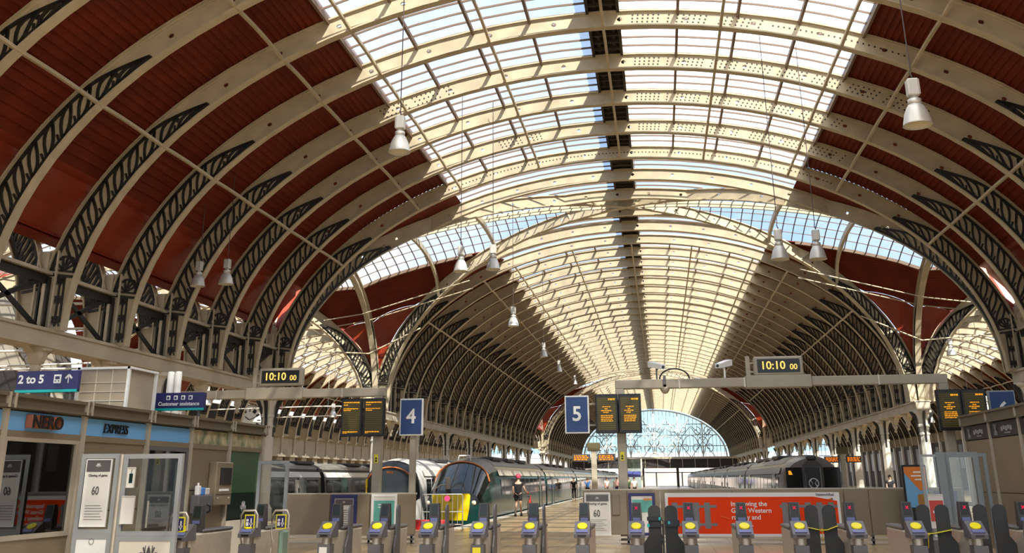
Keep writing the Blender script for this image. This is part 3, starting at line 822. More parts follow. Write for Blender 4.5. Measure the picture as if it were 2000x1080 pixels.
def loops(t, x, y, m=M_STEEL):
    b = MB(); b.tube([(x-.13,y,.30),(x-.13,y+.02,.62),(x-.09,y,.72),(x-.13,y,.85),(x-.13,y,1.15),(x-.08,y,1.22),(x+.12,y,1.22),(x+.16,y,1.15),(x+.16,y,.95)], .018, 8); b.build('handrail', m, t)
    s = panel(t, 'sign_panel', M_TAPE, x-.055, x+.125, .93, 1.16, y-.01, .01); panel(s, 'sign_face', M_NAVY, x-.035, x+.105, .95, 1.14, y-.022, .006)
    q = MB(); q.disc((x+.0, y-.032, 1.07), .022, 10, 'y', .006); q.box(x-.02, x+.02, y-.035, y-.029, .98, 1.04); q.box(x+.04, x+.09, y-.035, y-.029, 1.0, 1.03); q.box(x+.055, x+.075, y-.035, y-.029, .97, 1.1); q.build('symbol', M_LETTER, s)
def wide_gate(x, y, lab, kind='open', left='none', right='none', twin=True):
    t = make_gate(kind, left, right); t.name = 'wide_ticket_gate'; t.location = (x, y, 0); tag(t, lab, 'ticket gate', 'wide ticket gates'); return t
GY = 16.95
gates = [
 (-4.35, 'open', 'none', 'open', 'white', 'ticket gate with white paper stuck on its hopper, before the navy framed notice'),
 (-3.50, 'open', 'none', 'open', None, 'ticket gate with open grey paddle in front of the green and teal poster'),
 (-2.64, 'open', 'none', 'open', None, 'ticket gate standing before the yellow train nose and crowd barrier'),
 (-1.80, 'open', 'none', 'open', 'yellow', 'ticket gate with yellow sticker on its hopper, before the green train side'),
 (-0.96, 'open', 'none', 'open', None, 'ticket gate on the open lane just right of the walking cyclist'),
 (-0.11, 'open', 'none', 'none', None, 'ticket gate at the left edge of the white closing notice reading 60'),
 (0.75, 'shut', 'none', 'shut', None, 'ticket gate left of the black strapped paddles, before the navy poster frame'),
 (1.60, 'shut', 'shut', 'none', None, 'ticket gate right of the black strapped paddles, before the grey rail graphic'),
 (2.44, 'shut', 'none', 'none', None, 'ticket gate in front of the white words on the red banner'),
 (3.28, 'shut', 'none', 'shut', None, 'ticket gate left of the paddles tied with yellow tape before the banner'),
 (4.14, 'shut', 'shut', 'none', None, 'ticket gate right of the paddles tied with yellow tape, before bare grey screen'),
]
for x, kd, l, r, st, lab in gates:
    g = make_gate(kd, l, r, st); g.location = (x, GY, 0); tag(g, lab, 'ticket gate', 'row of ticket gates')
g = wide_gate(-5.71, GY, 'wide ticket gate with tall steel loops and blue yellow-edged signs beside the green window', 'open'); loops(g, -.02, .02); loops(g, .50, .10)
b = MB(); b.bbox(.48, .56, .12, .42, 0, .9, .03); b.build('side_cabinet', mat('green_steel', (.22,.34,.26), .4), g)
g = wide_gate(-6.38, 15.9, 'end ticket gate with one steel loop, beside the white glazed enclosure', 'open'); loops(g, -.08, .0)
g = wide_gate(5.02, GY, 'wide ticket gate left of the single strip of yellow tape at right', 'shut', 'none', 'shut')
g = wide_gate(5.89, GY, 'wide ticket gate between two shut lanes, right of the yellow tape strip', 'shut', 'shut', 'shut')
g = wide_gate(6.76, GY, 'wide ticket gate at the far right end of the row by the cladding', 'shut', 'shut', 'none')

# straps and tapes that tie the shut paddles
t = thing('luggage_strap', 'black strap with teal buckles tying two shut gate paddles together', 'strap', (1.175, GY+.72, 0))
m = MB(); m.box(-.26, -.02, -.03, -.012, 1.03, 1.09); m.box(-.26, -.02, -.03, -.012, .93, .98); m.bar((-.04,-.02,1.06),(.06,-.02,.98),.012,.10,up=(0,1,0)); m.bar((-.04,-.02,.96),(.06,-.02,1.0),.012,.06,up=(0,1,0)); m.box(.04, .27, -.03, -.012, .94, 1.04); m.bar((.0,-.02,.98),(-.01,-.02,.45),.012,.03); m.build('webbing', M_BLACK, t)
for x, z in ((-.05, 1.06), (-.24, .955), (.10, 1.0)):
    m = MB(); m.box(x-.018, x+.018, -.045, -.028, z-.022, z+.022); m.build('buckle', M_TEAL, t)
def tape(x, lab, pts, tails):
    t = thing('hazard_tape', lab, 'tape', (x, GY+.70, 0))
    for a, b in zip(pts[:-1], pts[1:]):
        m = MB(); m.bar((a[0],0,a[1]),(b[0],0,b[1]),.012,.075,up=(0,1,0)); m.build('tape_band', M_TAPE, t)
    m = MB()
    for a, b in zip(pts[:-1], pts[1:]):
        for f in (.15, .4, .65, .88): m.cbox((a[0]+(b[0]-a[0])*f, -.012, a[1]+(b[1]-a[1])*f), (.04, .006, .032))
    m.build('printed_mark', M_INK, t)
    m = MB()
    for a, b in tails: m.bar((a[0],-.005,a[1]),(b[0],-.005,b[1]),.01,.03,up=(0,1,0))
    m.lathe([(.0,-.03),(.035,0),(.0,.03)], 8, c=(tails[0][0][0],-.01,tails[0][0][1])); m.build('knot', mat('tape_knot', (.65,.42,.03), .6), t)
tape(3.71, 'yellow printed tape knotted between two shut paddles before the red banner', [(-.24,.93),(-.02,.885),(.08,.89),(.25,.95)], [((.0,.88),(.01,.72))])
tape(5.46, 'single slanting strip of yellow tape on the shut paddles at right', [(-.16,.83),(-.02,.84),(.24,.89)], [((-.12,.82),(-.14,.62))])

# ---------------------------------------------------------------- low barrier screens with posters
def barrier(x0, x1, y, z1, joints, lab):
    t = thing('barrier_screen', lab, 'barrier', (0, y, 0))
    xs = [x0]+joints+[x1]
    for a, b in zip(xs[:-1], xs[1:]):
        m = MB(); m.bbox(a+.008, b-.008, 0, .10, .24, z1-.06, .01); m.build('screen_panel', M_CLADDING, t)
    m = MB(); m.bbox(x0-.02, x1+.02, 0, .13, z1-.06, z1, .02); m.build('top_rail', M_GANTRY, t)
    m = MB(); m.box(x0, x1, .0, .04, .15, .20); m.box(x0, x1, .0, .04, .03, .09); m.build('kick_rail', M_STEEL, t)
    for x in [x0+.1]+joints+[x1-.1]:
        m = MB(); m.bbox(x-.04, x+.04, .0, .12, 0, .26, .01); m.build('foot', M_GATEGREY, t)
    return t
BL = barrier(-9.6, -5.72, 29, 1.35, [-8.22, -7.05], 'low bronze barrier screen left of the yellow train nose, carrying two posters')
BRR = barrier(-1.0, 9.0, 29, 1.42, [-.0+.22, 1.12, 3.05, 5.98, 6.62], 'long low bronze barrier screen on the right, carrying the red banner')
def poster_frame(x0, x1, z0, z1, y, fm, lab, fw=.07):
    t = thing('poster', lab, 'poster', (0, y, 0), group=None)
    m = MB(); m.box(x0, x1, -.03, 0, z1-fw, z1); m.box(x0, x1, -.03, 0, z0, z0+fw); m.box(x0, x0+fw, -.03, 0, z0+fw, z1-fw); m.box(x1-fw, x1, -.03, 0, z0+fw, z1-fw); m.build('frame', fm, t)
    panel(t, 'sheet', M_PAPER, x0+fw, x1-fw, z0+fw, z1-fw, -.005, .01)
    return t
t = poster_frame(-8.18, -7.42, .25, 1.30, 28.99, M_NAVY, 'navy framed notice on the left barrier screen behind the first gate', .10)
panel(t, 'heading_band', M_INK, -8.06, -7.54, 1.02, 1.18, -.016, .008); gwr(t, -7.8, -.03, 1.1, .05, M_LETTER)
m = MB()
for i in range(9): m.box(-8.03, -7.58-.05*(i % 3), -.02, -.016, .40+i*.06, .415+i*.06)
m.build('print', M_INK, t)
t = poster_frame(-7.0, -6.25, .25, 1.32, 28.99, M_LETTER, 'white framed teal poster on the left barrier screen', .07)
panel(t, 'teal_field', M_MINT, -6.92, -6.33, .32, 1.14, -.016, .008)
m = MB(); m.box(-6.80, -6.5, -.03, -.025, 1.02, 1.05); m.box(-6.80, -6.45, -.03, -.025, .95, .98); m.build('lettering', M_LETTER, t)
m = MB(); m.prism([(-6.78,.55),(-6.60,.50),(-6.45,.40),(-6.42,.56),(-6.6,.62)], -.03, -.024); m.build('red_shape', mat('poster_red', (.6,.05,.04), .5), t)
t = poster_frame(-.95, -.24, .22, 1.33, 28.99, M_LETTER, 'white notice with large 60 on the right barrier screen beside bare panel', .035)
panel(t, 'heading_band', mat('slate_band', (.12,.12,.12), .6), -.90, -.29, 1.10, 1.27, -.016, .008); gwr(t, -.6, -.03, 1.18, .06, M_LETTER)
txt('Closing of gates', .085, M_INK, t, -.6, -.02, 1.04); txt('60', .25, M_INK, t, -.62, -.02, .78, sx=.75)
m = MB()
for i in range(7): m.box(-.80, -.36-.06*(i % 3), -.02, -.016, .35+i*.045, .36+i*.045)
m.build('print', M_RAILGREY, t)
m = MB(); m.bbox(-.20, .02, -.04, -.002, .74, 1.30, .02); o = m.build('notice_plate', mat('taupe_plate', (.20,.165,.12), .5), None); o.location = (0, 29, 0); tag(o, 'plain brown plate fixed to the barrier between the 60 notice and navy poster', 'plate')
t = poster_frame(.26, .98, .22, 1.31, 28.99, M_NAVY, 'navy framed teal poster on the right barrier screen, behind strapped paddles', .075)
m = MB(); m.box(.36, .90, -.024, -.016, .82, 1.14); m.box(.36, .58, -.024, -.016, .60, .82); m.build('teal_field', M_MINT, t)
panel(t, 'orange_band', mat('poster_orange', (.75,.28,.08), .5), .66, .90, 1.12, 1.17, -.02, .006)
# red banner
t = thing('banner', 'wide red banner with white words about the railway on the barrier screen', 'banner', (0, 28.99, 0))
panel(t, 'sheet', M_LETTER, 1.25, 5.86, .20, 1.31, 0, .015); panel(t, 'red_field', M_RED, 1.33, 5.79, .27, 1.20, -.016, .006)
m = MB()
for z in (.96, .50):
    m.box(1.36, 2.62, -.03, -.022, z-.035, z+.035)
for x in [1.50+.29*i for i in range(4)]: m.box(x-.075, x+.075, -.034, -.022, .40, 1.06)
m.build('track_graphic', M_RAILGREY, t)
m = MB()
for z in (.96, .50): m.box(4.28, 5.79, -.03, -.022, z-.035, z+.035)
for x in [4.42+.30*i for i in range(5)]: m.box(x-.075, x+.075, -.034, -.022, .40, 1.06)
m.build('track_graphic', M_RAILGREY, t)
for i, ln in enumerate(('Improving the', 'Great Western', 'railway and', 'stations.')):
    txt(ln, .17, M_LETTER, t, 3.0, -.026, 1.02-.17*i, align='LEFT')
m = MB(); m.prism([(5.2,1.20),(5.79,1.20),(5.79,1.09)], -.03, -.022); m.build('swoosh', M_LETTER, t)
txt('NetworkRail', .09, M_INK, t, 5.72, -.026, 1.25, align='RIGHT')
m = MB(); m.prism([(5.55,1.14),(5.66,1.17),(5.62,1.12),(5.70,1.12)], -.036, -.03); m.bar((2.70,-.03,.72),(2.95,-.03,.64),.006,.03,up=(0,1,0)); m.build('arrow_mark', mat('logo_orange', (.85,.4,.1), .5), t)

# ---------------------------------------------------------------- gantries, clocks, boards, numbers
def gantry(y, posts, beam, zb, box, rails, lab):
    t = thing('sign_gantry', lab, 'gantry', (0, y, 0))
    for x, ztop in posts:
        m = MB(); m.bbox(x-.13, x+.13, .03, .29, 0, zb-.125, .02); p = m.build('post', M_GANTRY, t)
        m = MB(); m.bbox(x-.2, x+.2, -.04, .36, 0, .04, .01); m.build('base_plate', M_GATEGREY, p)
    m = MB(); m.bbox(beam[0], beam[1], .03, .29, zb-.13, zb+.13, .02); m.build('beam', M_GANTRY, t)
    m = MB(); m.bbox(box[0], box[1], -.06, .38, zb-.17, zb+.18, .02); m.build('equipment_box', M_GANTRY, t)
    for x0, x1 in rails:
        for z in (3.25, 3.72):
            m = MB(); m.box(x0, x1, -.06, .035, z-.03, z+.03); m.build('board_rail', M_DKGREY, t)
    for i in range(1, 5):
        x = beam[0]+(beam[1]-beam[0])*i/5
        m = MB(); m.box(x-.02, x+.02, .02, .30, zb-.14, zb+.14); m.build('joint_plate', M_STEEL, t)
    return t
GL = gantry(30, [(-7.2, 4.36), (-13.6, 4.3)], (-13.75, -7.0), 4.24, (-11.42, -9.6), [(-8.15, -7.0)], 'grey beam gantry at left carrying a digital clock, post beside the 4 sign')
GR = gantry(30, [(.10, 4.45), (9.2, 4.36)], (-.03, 9.33), 4.32, (3.75, 5.6), [(-.50, .60), (8.95, 10.1)], 'grey beam gantry at right spanning from the 5 boards to the 6 sign')
def clock(x, y, z, lab):
    t = thing('digital_clock', lab, 'clock', (x, y, z), group='digital clocks')
    m = MB(); m.bbox(-.70, .70, -.10, .16, -.27, .27, .04); m.build('case', M_GANTRY, t)
    m = MB(); m.box(-.60, .60, -.12, -.10, -.19, .19); m.build('display_face', M_BLACK, t)
    mb = text_mb('10:10', .32, .006, sx=1.0).xf(T(-.16, -.127, 0)); q = text_mb('00', .22, .006).xf(T(.42, -.127, -.045)); q.build('seconds_digits', mat('clock_led', (.5,.35,.05), .5, emit=(1.0,.66,.15), estr=.6), t)
    mb.build('digits', mat('clock_led', (.5,.35,.05), .5, emit=(1.0,.66,.15), estr=.6), t)
    m = MB(); m.box(-.92, -.80, .0, .1, -.32, .30); m.bar((-.85,.05,.1),(-.68,.05,.1),.05); m.bar((-.85,.05,-.15),(-.68,.05,-.15),.05); m.box(-.5,-.4,0,.1,-.3,-.26); m.build('bracket', M_GANTRY, t)
    return t
clock(-10.32, 30.05, 4.74, 'digital clock showing 10:10 on the left gantry')
clock(4.70, 30.05, 4.76, 'digital clock showing 10:10 on the right gantry')
rng = random.Random(5)
def board(x, y, zc, lab, style, arm=0.0):
    t = thing('departure_board', lab, 'departure board', (x, y, zc), group='departure boards')
    m = MB(); m.bbox(-.325, .325, -.09, .06, -.55, .55, .015); m.build('case', M_BLACK, t)
    m = MB(); m.box(-.265, .265, -.10, -.088, -.47, .48); f = m.build('display_face', M_LED, t)
    m = MB()
    for i in range(17): m.box(-.262, .262, -.104, -.099, -.46+i*.054, -.43+i*.054)
    m.build('led_row', M_AMBERDIM, f)
    def words(z, h, x0, x1):
        x_ = x0; m = MB()
        while x_ < x1-.03:
            w = rng.uniform(.03, .09); m.box(x_, min(x_+w, x1), -.108, -.103, z-h/2+rng.uniform(0,.006), z+h/2); x_ += w+.014
        m.build('lettering', M_AMBER, f)
    if style == 'left':
        words(.43, .035, -.25, .25); words(.36, .03, -.25, -.1); words(.25, .028, -.25, .2); words(.20, .028, -.25, -.02)
        words(-.42, .03, -.25, .2); words(-.455, .02, -.25, -.12)
    else:
        words(.40, .045, .05, .25); words(.19, .028, -.12, .12); words(.13, .028, -.06, .04); words(.08, .028, -.16, .14); words(.03, .028, -.1, .06)
        for i in range(4): words(-.06-.05*i, .028, -.17, .18)
    m = MB(); m.box(-.04, .04, .06, .11, -.3, .3); m.build('mount', M_DKGREY, t)
    return t
board(-7.93, 29.83, 3.48, 'amber departure board on the left gantry post, left of a pair', 'left', .65); board(-7.24, 29.83, 3.48, 'amber departure board beside the blue 4 sign, right of a pair', 'left')
board(-.29, 29.83, 3.48, 'amber departure board next to the blue 5 sign, left of a pair', 'mid', .36); board(.38, 29.83, 3.48, 'amber departure board right of the centre post, right of a pair', 'mid', -.25)
board(9.20, 29.83, 3.44, 'dim amber departure board before the white column at far right', 'mid'); board(9.86, 29.83, 3.44, 'dim amber departure board partly behind the right shop cladding', 'mid', -.6)
def number_sign(ch, x, y, zc, pole=None):
    t = thing('platform_number_sign', 'blue sign with white number %s above the gates' % ch, 'sign', (x, y, zc), group='platform number signs')
    m = MB(); m.bbox(-.355, .355, -.06, .06, -.535, .535, .01); m.build('frame', M_FRAMEGREY if ch == '6' else M_LETTER, t)
    m = MB(); m.box(-.315, .315, -.075, -.06, -.495, .495); m.build('panel', M_SIGNBLUE, t)
    txt(ch, .58, M_LETTER, t, 0, -.08, -.0, name='number', bold=.02)
    if pole is not None:
        m = MB(); m.bbox(pole-.09, pole+.09, .06, .22, -zc, .4, .01); m.build('post', M_GANTRY, t)
    else:
        m = MB(); m.bar((.36, .1, .3), (1.0, .15, .3), .05); m.bar((.36, .1, -.3), (1.0, .15, -.3), .05); m.build('arm', M_GANTRY, t)
number_sign('4', -6.14, 30, 3.48, pole=.03); number_sign('5', -1.17, 30, 3.48); number_sign('6', 10.66, 30, 3.42, pole=.1)
# warning notices on the two gantry posts
for x, lab in ((.10, 'small yellow warning notice on the centre gantry post'), (-7.2, 'small yellow warning notice on the left gantry post')):
    m = MB(); m.box(-.055, .055, -.012, 0, -.12, .12); o = m.build('warning_notice', M_TAPE, None); o.location = (x, 30.028, 2.3); tag(o, lab, 'notice')
    m = MB(); m.prism([(-.04,-.02),(.04,-.02),(0,.06)], -.018, -.012); m.box(-.03,.03,-.018,-.012,-.09,-.04); m.build('symbol', M_BLACK, o)
# cameras on the right gantry
def cctv(x, z, s, lab):
    t = thing('security_camera', lab, 'camera', (x, 30.15, z), group='security cameras')
    m = MB(); m.bar((0,0,0),(0,0,.28),.05); m.bar((0,0,.28),(.05*s,-.03,.36),.05); m.build('stand', M_GATEGREY if s > 0 else M_LETTER, t)
    m = MB(); m.loft([[(a*.07+s*.20, -.18+b*.0, .34+b*.065) for a, b in ((-1,-1),(1,-1),(1,1),(-1,1))], [(a*.09-s*.16, .12, .46+b*.085) for a, b in ((-1,-1),(1,-1),(1,1),(-1,1))]], caps=True); m.build('housing', M_LETTER, t)
    m = MB(); m.disc((s*.20, -.185, .34), .045, 12, 'y', .02); m.build('lens', M_BLACK, t)
cctv(1.20, 4.45, 1, 'white security camera on the gantry beam left of the cable loop'); cctv(3.17, 4.45, -1, 'white security camera on the gantry beam right of the cable loop')
t = thing('dome_camera', 'round dome camera slung under the right gantry beam', 'camera', (1.42, 30.15, 4.19))
m = MB(); m.lathe([(.0,-.16),(.08,-.13),(.13,-.05),(.14,0),(.14,.04),(.05,.06)], 14); m.build('dome', M_STEEL, t)
m = MB(); m.box(-.04, .04, -.17, .17, .05, .10); m.box(-.04, .04, -.17, -.13, .05, .35); m.build('clamp', M_GATEGREY, t)
m = MB(); m.tube([(1.28+.48*(1-cos(pi*i/14))*.9, 30.1, 4.45+.30*sin(pi*i/14)) for i in range(15)], .022, 6); o = m.build('cable_loop', M_BLACK, None); tag(o, 'black cable arching over the gantry beam beside a security camera', 'cable')

# ---------------------------------------------------------------- hanging direction signs
t = thing('direction_sign', 'navy sign reading 2 to 5 with train symbol and up arrow', 'sign', (-9.41, 16.5, 3.38))
m = MB(); m.bbox(-.585, .585, -.05, .05, -.19, .18, .01); m.build('panel', M_NAVY, t)
m = MB(); m.box(-.585, .585, -.055, .0, -.19, -.145); m.build('teal_strip', M_TEAL, t)
txt('2 to 5', .20, M_LETTER, t, -.30, -.055, .03, bold=.03)
m = MB(); m.bbox(.13, .27, -.06, -.05, -.04, .11, .01); ic = m.build('train_symbol', M_LETTER, t)
m = MB(); m.box(.16, .24, -.066, -.06, .03, .08); m.box(.16, .18, -.066, -.06, -.01, .01); m.box(.22, .24, -.066, -.06, -.01, .01); m.build('symbol_detail', M_NAVY, ic)
m = MB(); m.bar((.41,-.055,-.04),(.41,-.055,.09),.03,.008); m.bar((.41,-.055,.105),(.35,-.055,.04),.03,.008,up=(0,1,0)); m.bar((.41,-.055,.105),(.47,-.055,.04),.03,.008,up=(0,1,0)); m.build('arrow', M_LETTER, t)
m = MB()
for x in (-.45, .45): m.box(x-.02, x+.02, -.02, .02, -.595, -.19)
m.build('bracket', M_GATEGREY, t)
t = thing('direction_sign', 'navy sign reading Customer assistance below four white symbols', 'sign', (-7.9, 18.5, 3.15))
m = MB(); m.bbox(-.51, .51, -.05, .05, -.165, .165, .01); m.build('panel', M_NAVY, t)
m = MB(); m.box(-.51, .51, -.055, 0, -.165, -.125); m.build('teal_strip', M_TEAL, t)
txt('Customer assistance', .10, M_LETTER, t, 0, -.055, -.045)
for i in range(4):
    m = MB(); m.bbox(-.26+i*.15, -.18+i*.15, -.06, -.05, .03, .11, .008); ic = m.build('symbol', M_LETTER, t)
    m = MB(); m.box(-.24+i*.15, -.20+i*.15, -.066, -.06, .045, .09); m.build('symbol_detail', M_NAVY, ic)
m = MB()
for x in (-.4, .4): m.box(x-.02, x+.02, -.02, .02, -.365, -.165)
m.build('bracket', M_GATEGREY, t)

# ---------------------------------------------------------------- pendant lamps
def lamp_mesh():
    bell = MB(); bell.lathe([(.06,.46),(.12,.45),(.17,.38),(.225,.26),(.262,.10),(.275,.03),(.285,.0),(.272,.0),(.255,.10),(.215,.25),(.15,.37),(.05,.42)], 24, caps=False)
    inn = MB(); inn.lathe([(.255,.03),(.10,.09),(.03,.11),(.0,.11)], 20, caps=False)
    gear = MB(); gear.bbox(-.11, .11, -.11, .11, .62, .98, .025)
    for i in range(5): gear.box(-.118, .118, -.09+.04*i, -.08+.04*i, .64, .96)
    neck = MB(); neck.lathe([(.09,.44),(.13,.46),(.13,.55),(.08,.56),(.07,.62)], 16)
    hook = MB(); hook.tube([(0,0,.98),(.02,0,1.02),(0,0,1.08),(-.02,0,1.12),(0,0,1.18)], .018, 6)
    return [('bell_shade', bell.mesh('bell_shade', M_ALU)), ('diffuser', inn.mesh('diffuser', M_LAMPIN)), ('gear_box', gear.mesh('gear_box', M_ALU)), ('neck', neck.mesh('neck', M_ALU)), ('hook', hook.mesh('hook', M_CABLE))]
LM = lamp_mesh()
lamps = [(-5.01,23.35,9.62,1.0,'silver bell pendant lamp hanging large before the left glazing edge'),
 (6.58,19.45,8.30,1.0,'largest silver bell pendant lamp, hanging at upper right'),
 (-14.79,33.0,8.26,.92,'silver bell pendant lamp at left, the lower left of a pair by the red panels'),
 (-13.74,33.0,8.30,.92,'silver bell pendant lamp at left, the right one of a pair by the red panels'),
 (-5.91,36.23,9.12,1.0,'silver bell pendant lamp left of centre, left one of the pair under the transept'),
 (-4.88,37.52,9.42,1.0,'silver bell pendant lamp left of centre, right one of the pair under the transept'),
 (5.27,31.83,8.25,1.0,'silver bell pendant lamp right of centre, left one of the pair under the transept'),
 (6.6,32.83,8.42,1.0,'silver bell pendant lamp right of centre, right one of the pair under the transept'),
 (-5.86,50.03,9.05,1.0,'small silver pendant lamp over the green train, nearest of the receding line'),
 (-6.55,70.04,9.8,1.0,'small silver pendant lamp over the green train, second of the receding line'),
 (-7.16,87.55,10.5,1.0,'tiny silver pendant lamp over the green train, third of the receding line'),
 (-8.14,116.7,12.0,1.0,'tiny silver pendant lamp over the green train, farthest of the receding line'),
 (18.4,62,8.4,1.0,'grey pendant lamp hanging before the bright far roof at right'),
 (-27.5,62,6.3,1.2,'white pendant lamp in the west hall above the shop roof'), (-27.5,88,7.0,1.2,'white pendant lamp in the west hall left of the left boards'),
 (-27.5,106,7.3,1.2,'white pendant lamp in the west hall just left of the boards'),
 (27.3,104,6.6,1.2,'small white pendant lamp in the east hall, left of three'), (27.3,91,6.6,1.2,'small white pendant lamp in the east hall, middle of three'), (27.3,86.5,6.6,1.2,'small white pendant lamp in the east hall, right of three')]
for x, y, z, s, lab in lamps:
    t = thing('pendant_lamp', lab, 'lamp', (x, y, z), group='pendant lamps'); t.scale = (s, s, s)
    for n, me in LM: inst(n, me, t)
    h = NAVE if abs(x) < 16.5 else WEST if x < 0 else EAST
    top = h.zout(x-h.xc)+.13
    m = MB(); m.tube([(0,0,1.15),(0,0,(top-z)/s)], .014, 5); m.build('cable', M_CABLE, t)
# ================================================================ SHOPS
def wallbox(m, x, y0, y1, z0, z1, d=.02): return m.box(min(x, x+d), max(x, x+d), y0, y1, z0, z1)
M_INTERIOR = mat('shop_interior', (0.03, 0.026, 0.022), 0.8)
M_WARM = mat('shop_lamp', (0.9, .6, .1), .5, emit=(1.0, .62, .12), estr=3.0)
def west_shop():
    t = thing('shop_kiosk', 'bronze clad coffee kiosk with blue fascia at left of the gates', 'kiosk', (-7, 0, 0))
    ys = [8.6, 11.89, 13.70, 15.59, 17.16, 18.82, 20.5]
    m = MB(); m.box(-3.6, -3.5, 8.6, 20.5, 0, 2.6); m.box(-3.6, -.25, 20.38, 20.5, 0, 2.6); m.box(-3.6, -.25, 8.6, 8.7, 0, 2.6); m.box(-3.6, 0, 8.6, 20.5, 2.55, 2.62)
    for a, b in ((17.1, 17.2), (18.76, 18.88)): m.box(-3.5, -.25, a, b, 0, 2.55)
    m.build('body', M_INTERIOR, t)
    m = MB(); m.box(-3.7, .10, 8.4, 20.62, 2.60, 2.64); m.box(-.02, .06, 8.4, 20.62, 2.59, 2.76); m.box(-3.7, .10, 8.4, 20.65, 2.74, 2.785); m.build('cornice', mat('bronze_dark', (.16,.13,.09), .5, metal=.3), t)
    for y in ys[1:]:
        m = MB(); m.box(-.06, .06, y-.04, y+.04, 0, 2.62); m.box(.06, .11, y-.08, y-.04, 2.60, 2.79); m.box(.06, .11, y+.04, y+.08, 2.60, 2.79); m.build('mullion', M_GANTRY, t)
    for i, (a, b) in enumerate(zip(ys[:-1], ys[1:])):
        m = MB(); wallbox(m, -.03, a+.04, b-.04, 2.33, 2.57, .04)
        if i < 4:
            f = m.build('fascia_panel', M_SKYBLUE, t)
            if i == 1:
                n = text_mb('NERO', .235, .10, sx=1.12).xf(Matrix.Translation((.07, 12.68, 2.445)) @ Matrix.Rotation(pi/2, 4, 'Z')); n.build('lettering', mat('copper_sides', (.30,.10,.055), .5), f)
                n = text_mb('NERO', .235, .012, sx=1.12).xf(Matrix.Translation((.128, 12.68, 2.445)) @ Matrix.Rotation(pi/2, 4, 'Z')); n.build('letter_face', M_BLACK, f)
            if i == 2:
                n = text_mb('EXPRESS', .19, .02, bold=0.0, font_shear=.15).xf(Matrix.Translation((.03, 14.60, 2.445)) @ Matrix.Rotation(pi/2, 4, 'Z')); n.build('lettering', M_BLACK, f)
        else:
            f = m.build('picture_panel', mat('landscape_picture', (.62,.52,.33), .4, var=.7, vscale=4.5, dirt=(.10,.16,.08)), t)
        m = MB(); wallbox(m, -.02, a, b, 2.25, 2.33, .05); m.build('transom', M_CLADDING, t)
    # window bay
    for a, b in ((8.6, 11.89), (11.89, 13.70)):
        m = MB(); wallbox(m, -.04, a, b, 0, 1.0, .05); m.build('cladding_panel', M_CLADDING, t)
        m = MB()
        for q in ((a+.04, a+.12, 1.0, 2.25), (b-.12, b-.04, 1.0, 2.25), (a+.12, b-.12, 1.0, 1.06), (a+.12, b-.12, 2.2, 2.25)): wallbox(m, -.03, *q, .06)
        fr = m.build('window_frame', M_GANTRY, t)
        m = MB(); wallbox(m, -.01, a+.12, b-.12, 1.06, 2.2, .008); m.build('window_pane', M_PANE, fr)
    m = MB(); m.box(-1.17, -.97, 14.8, 14.83, 1.58, 1.88); m.build('menu_board', mat('menu_blue', (.04,.14,.28), .4), t)
    m = MB(); m.lathe([(.05,.08),(.10,0)], 12, c=(-1.06, 14.6, 1.90)); m.box(-1.065,-1.055,14.595,14.605,1.98,2.55); m.build('shop_lamp', M_WARM, t)
    m = MB(); m.box(-3.4, -.6, 15.3, 15.5, 0, 1.05); m.box(-3.4, -.6, 16.9, 17.05, 1.3, 1.34); m.box(-3.4, -.6, 16.9, 17.05, 1.7, 1.74); m.build('counter', M_DKGREY, t)
    m = MB(); m.box(-.63, -.27, 14.2, 14.22, 1.0, 2.5); m.build('blind', mat('blind_grey', (.22,.23,.17), .7), t)
    m = MB(); m.lathe([(.07,-.06),(.05,.02),(.03,.07)], 10, c=(-1.21, 14.0, 1.95)); m.build('amber_pendant', mat('amber_shade', (.5,.25,.05), .6, emit=(1.0,.45,.1), estr=.5), t)
    txt('Iced', .11, M_LAMPIN, t, -.85, 13.5, 1.80, radians(20)); txt('latte', .11, M_LAMPIN, t, -.85, 13.5, 1.70, radians(20))
    # plain bay, door bay, service bay, green window bay
    m = MB(); wallbox(m, -.04, 13.70, 15.59, 1.30, 2.25, .05); m.build('cladding_panel', M_CLADDING, t)
    m = MB(); wallbox(m, -.04, 13.70, 15.59, 0, 1.285, .05); m.build('cladding_panel', M_CLADDING, t)
    m = MB(); wallbox(m, -.03, 15.63, 15.72, 0, 2.25, .06); wallbox(m, -.03, 17.03, 17.12, 0, 2.25, .06); wallbox(m, -.03, 15.72, 17.03, 2.18, 2.25, .06); dr = m.build('door_frame', M_GATEGREY, t)
    m = MB(); wallbox(m, -.01, 15.72, 17.03, 0, 2.18, .008); m.build('door_pane', M_PANE, dr)
    m = MB(); m.tube([(.05, 15.8, 1.0), (.05, 15.8, 1.4)], .02, 6); m.build('door_handle', M_STEEL, dr)
    m = MB(); wallbox(m, -.04, 17.16, 18.82, 1.55, 2.25, .05); m.build('cladding_panel', M_CLADDING, t)
    m = MB(); wallbox(m, -.04, 17.16, 18.82, 0, 1.535, .05); m.build('cladding_panel', M_CLADDING, t)
    m = MB(); wallbox(m, -.02, 18.88, 20.40, 1.48, 2.25, .02); m.build('green_window', M_GWRGREEN, t)
    m = MB(); wallbox(m, -.02, 18.88, 20.40, 1.0, 1.48, .022); dg = m.build('dark_window', M_DKGREEN, t)
    gwr(dg, .01, 19.75, 1.22, .16, M_LETTER, pi/2)
    m = MB(); wallbox(m, -.03, 18.88, 20.46, 0, .98, .05); m.build('cladding_panel', M_CREAMPANEL, t)
west_shop()
t = thing('help_point', 'bronze wall unit with dark screen on the kiosk front beside the green window', 'help point', (-6.99, 18.4, 1.65))
m = MB(); m.bbox(.0, .16, -.36, .36, -.37, .38, .015); m.build('case', M_CLADDING, t)
m = MB(); m.box(.16, .175, -.2, .28, -.02, .28); m.build('screen', M_BLACK, t)
